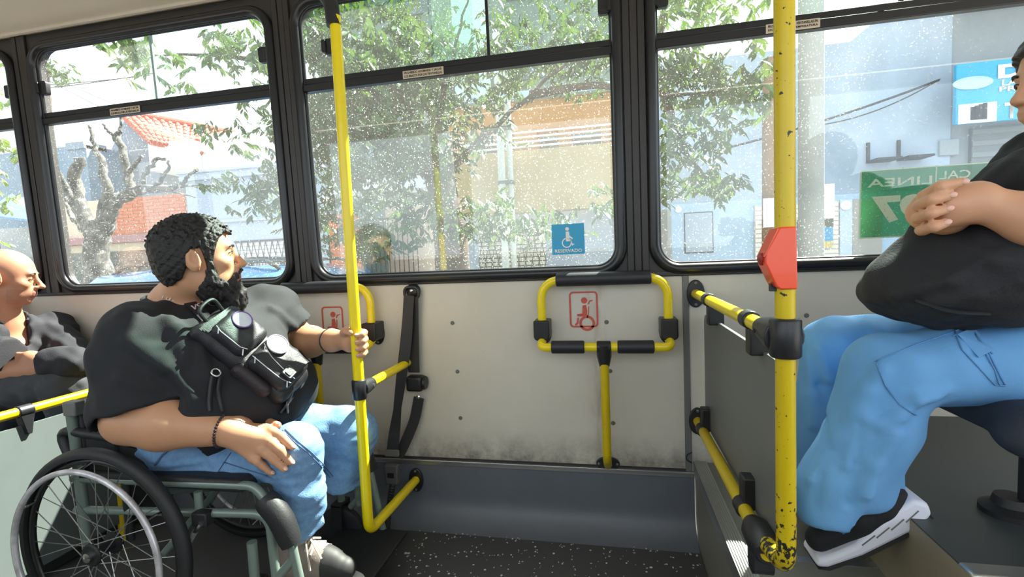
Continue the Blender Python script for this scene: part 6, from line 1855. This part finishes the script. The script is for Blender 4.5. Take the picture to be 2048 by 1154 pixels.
B3.cone(w3l, at(1915, 412, -.81), .030, .028, .02)
for i, (k_, mid, tip) in enumerate(zip(KP, ((1868, 383), (1858, 402), (1858, 424), (1864, 446)), ((1842, 400), (1836, 422), (1838, 444), (1848, 462)))):
    B3.chain([k_, at(*mid, -.806+.004*i), at(*tip, -.780)], (.0115, .0105, .0092), .006)
# other hand: its fingers lie over the first, tips pointing right
for i, (a, b, c_) in enumerate((((1846, 392), (1880, 373), (1924, 364)), ((1836, 412), (1864, 399), (1900, 391)), ((1834, 437), (1862, 426), (1894, 418)), ((1842, 461), (1868, 453), (1890, 446)))):
    P_ = [at(*a, -.800), at(*b, -.848), at(*c_, -.850)]
    B3.chain(P_, (.0108, .0106, .0092), .004)
    d_ = (P_[2]-P_[1]).normalized(); up = (EYE - P_[2]).normalized(); up = (up - d_*up.dot(d_)).normalized(); sd = up.cross(d_)
    MB().ball(P_[2] + d_*.001 + up*.0078, (.0075, .0056, .0024), 10, 6, Matrix((d_, sd, up)).transposed()).build('fingernail', NAIL, m3, smooth=180)
B3.cone(at(1850, 425, -.765), at(1890, 430, -.76), .032, .034, .02)
B3.cone(at(1890, 430, -.77), (.95, -.47, 1.15), .030, .045, .03)
B3.build('body', [SKIN3, LIP], m3, 1)
brows_and_eyes(H3, m3)
HAIR3 = mat('dark brown hair', lin(46, 34, 36), .45, bump=.5, bscale=200)
hf3 = hair_field(H3, np.array(hc3)-.17, np.array(hc3)+.17, .005, .016, .012, ([-.13, -.075, -.045, -.02, .02, .046, .062, .080, .10], [-.12, -.12, -.11, -.09, -.02, .02, .050, .062, .066]), .0015, (.012, .03))
hf3.build('hair', HAIR3, m3, 0)
# seat under the passenger
st3 = empty('bus_seat', (1.0, -.62, .5), label='dark bus seat on a pedestal at the lower right', cat='seat')
S5 = Field((.70, -.90, .60), (1.40, -.30, .86), .008)
S5.box((1.03, -.64, .745), (.27, .20, .042), .035, .01); S5.ell((.86, -.86+.06, .725), (.12, .07, .05), .04)
S5.build('cushion', SEATM, st3, 1)
q = MB(); q.box((1.28, -.84, .74), (1.36, -.42, 1.32)); q.build('backrest', SEATM, st3, bev=.03, bseg=3)
lp = at(2034, 990, -.66)
MB().tube([(lp.x+.02, -.68, .505), (lp.x+.02, -.68, .73)], .028, 16).build('pedestal_leg', VINYL, st3)
q = MB(); q.lathe([(.055, 0), (.055, .012), (.035, .022), (.03, .04)], (lp.x-.01, -.66, .50), (0, 0, 1), 20); q.build('pedestal_foot', VINYL, st3)
seat_shade = None

# ------------------------------------------------------------------ stickers and notices
def sticker(name, x0, x1, z0, z1, label, m, y=-.0002, cat='sticker', lean_y=True):
    c = lean((x0+x1)/2, (z0+z1)/2, y)
    root = empty(name, c, label=label, cat=cat)
    MB().prism(rrect(x1-x0, z1-z0, .003, 3), c, VX, VZ, VN, .0012).build('film', m, root, smooth=0)
    return root, c
BLUE = mat('blue sticker', lin(44, 160, 206), .4)
a, b = at(1105, 510, .015), at(1168, 446, .015)
a.y = b.y = 0
st_, c = sticker('reserved_sticker', a.x, b.x, a.z, b.z, 'blue wheelchair RESERVADO sticker on the middle window', BLUE, y=.017)
wS, hS = b.x-a.x, b.z-a.z
def onst(c, u, v, lift=.0016): return c + VX*u + VZ*v + VN*lift
text('lettering', 'RESERVADO', onst(c, -wS*.42, -hS*.44), VX, VZ, wS*.84, hS*.115, MT['white'], st_, bold=.03, n=VN, lift=.0003)
circ = lambda r, x, y, n=20, a0=0, a1=2*PI: [(x+r*math.cos(a0+(a1-a0)*k/n), y+r*math.sin(a0+(a1-a0)*k/n)) for k in range(n)]
oc = onst(c, 0, 0, .0014); k_ = hS
def pic(poly): MB().prism([(x*k_, y*k_) for x, y in poly], oc, VX, VZ, VN, .0006).build('pictogram', MT['white'], st_, smooth=0)
pic(circ(.062, -.02, .335))
pic([(-.07, .25), (.04, .25), (.055, .11), (.16, .03), (.14, -.01), (.05, .05), (.035, -.02), (.10, -.02), (.15, -.17), (.20, -.15), (.19, -.19), (.13, -.22), (.07, -.07), (-.07, -.07)])
MB().frame([(x*k_, y*k_) for x, y in circ(.165, -.045, -.12)], [(x*k_, y*k_) for x, y in circ(.130, -.045, -.12)], oc, VX, VZ, VN, .0006).build('pictogram_wheel', MT['white'], st_, smooth=0)
CREAM = mat('cream label', lin(206, 190, 168), .6)
def notice(p0, p1, lines, label, yy=-.013):
    a, b = at(*p0, yy), at(*p1, yy)
    x0, x1 = a.x, b.x; hz = .030; zc = ZM - .010
    c = lean((x0+x1)/2, zc, yy)
    root = empty('window_notice', c, label=label, cat='sticker', group='small notices on the window bars')
    MB().prism([(-(x1-x0)/2, -hz/2), ((x1-x0)/2, -hz/2), ((x1-x0)/2, hz/2), (-(x1-x0)/2, hz/2)], c, VX, VZ, VN, .001).build('film', CREAM, root, smooth=0)
    for i, s in enumerate(lines):
        text('lettering', s, c + VX*(-(x1-x0)*.46) + VZ*(hz*(.08-.44*i)) + VN*.0011, VX, VZ, (x1-x0)*.92, hz*.30, MT['black'], root, bold=.01, n=VN, lift=.0004)
notice((810, 140), (891, 140), ('PROHIBIDO ASOMARSE Y SACAR', 'LOS BRAZOS POR LAS VENTANILLAS'), 'cream no leaning out notice on the bar of the middle window')
notice((230, 218), (290, 218), ('PROHIBIDO ASOMARSE Y SACAR', 'LOS BRAZOS POR LAS VENTANILLAS'), 'pale worn notice on the bar of the left window')
notice((1527, 32), (1634, 32), ('PROHIBIDO ABRIR LAS VENTANILLAS EN', 'EPOCA DE BAJA TEMPERATURA'), 'cream notice on the right window bar behind the yellow pole')
# green route sign stuck on the outside of the right window: seen mirrored from inside
GREEN = glass_mat('green route film', (.34, .56, .40), .03, .22, 3, hcol=(.16, .42, .22))
PW = mat('cream route print', lin(228, 222, 196), .6)
a, b = at(1717, 478, .03), at(1960, 335, .03)
x0, x1, z0, z1 = a.x, b.x+.10, a.z+.0, at(1725, 342, .03).z
c = lean((x0+x1)/2, (z0+z1)/2, .031)
rs = empty('route_sign', c, label='green LINEA 97 route sign seen mirrored through the right window', cat='sign')
MB().prism(rrect(x1-x0, z1-z0, .002, 2), c, VX, VZ, VN, .001).build('film', GREEN, rs, smooth=0)
MB().frame(rrect(x1-x0, z1-z0, .001, 1), rrect(x1-x0-.008, z1-z0-.008, .001, 1), c + VN*.0012, VX, VZ, VN, .0006).build('border', PW, rs, smooth=0)
wR, hR = x1-x0, z1-z0
xd = at(1868, 400, .03).x
MB().prism([(xd-c.x-.002, -hR/2), (xd-c.x+.002, -hR/2), (xd-c.x+.002, hR/2), (xd-c.x-.002, hR/2)], c + VN*.0012, VX, VZ, VN, .0006).build('divider', PW, rs, smooth=0)
mir = lambda s, px0, px1, py0, py1, bold=.0: text('lettering', s, lean(at(px1, py1, .03).x, at(px1, py1, .03).z, .0275), -VX, VZ, at(px1, py1, .03).x-at(px0, py1, .03).x, at(px0, py0, .03).z-at(px0, py1, .03).z, PW, rs, bold=bold, n=VN, lift=.0004, solid=False)
mir('LINEA', 1732, 1860, 352, 368, .01)
mir('97', 1740, 1850, 388, 442, .05)
mir('CAL', 1874, 1936, 340, 356, .01)

# --- loose black wire hook at the foot of the wall seam
p = at(1380, 912, -.01)
tag(MB().tube(smooth_path([p + Vector((.008, .006, .012)), p + Vector((-.012, -.004, .004)), p + Vector((-.012, -.004, -.014)), p + Vector((.006, .002, -.028))], 6), .0022, 6).build('wire_hook', VINYL, smooth=180), 'thin black wire hook at the foot of the wall seam', 'wire')

# --- etched maker's marks on the middle window's panes: a ring and short lines
ETCH = mat('etched glass mark', lin(232, 236, 232), .7)
for px, py in ((841, 110), (1043, 84), (905, 158)):
    c = at(px, py, .012)
    q = MB(); q.frame(circ(.009, 0, 0), circ(.007, 0, 0), c, VX, VZ, VN, .0005); q.prism(circ(.0035, 0, 0), c, VX, VZ, VN, .0005)
    for u_, v_, l_ in ((-.034, .001, .018), (-.030, -.008, .020), (-.012, -.014, .022), (-.036, -.014, .016)):
        q.prism([(u_, v_), (u_+l_, v_), (u_+l_, v_+.002), (u_, v_+.002)], c, VX, VZ, VN, .0005)
    q.build('glass_mark', ETCH, mid_window, smooth=0)
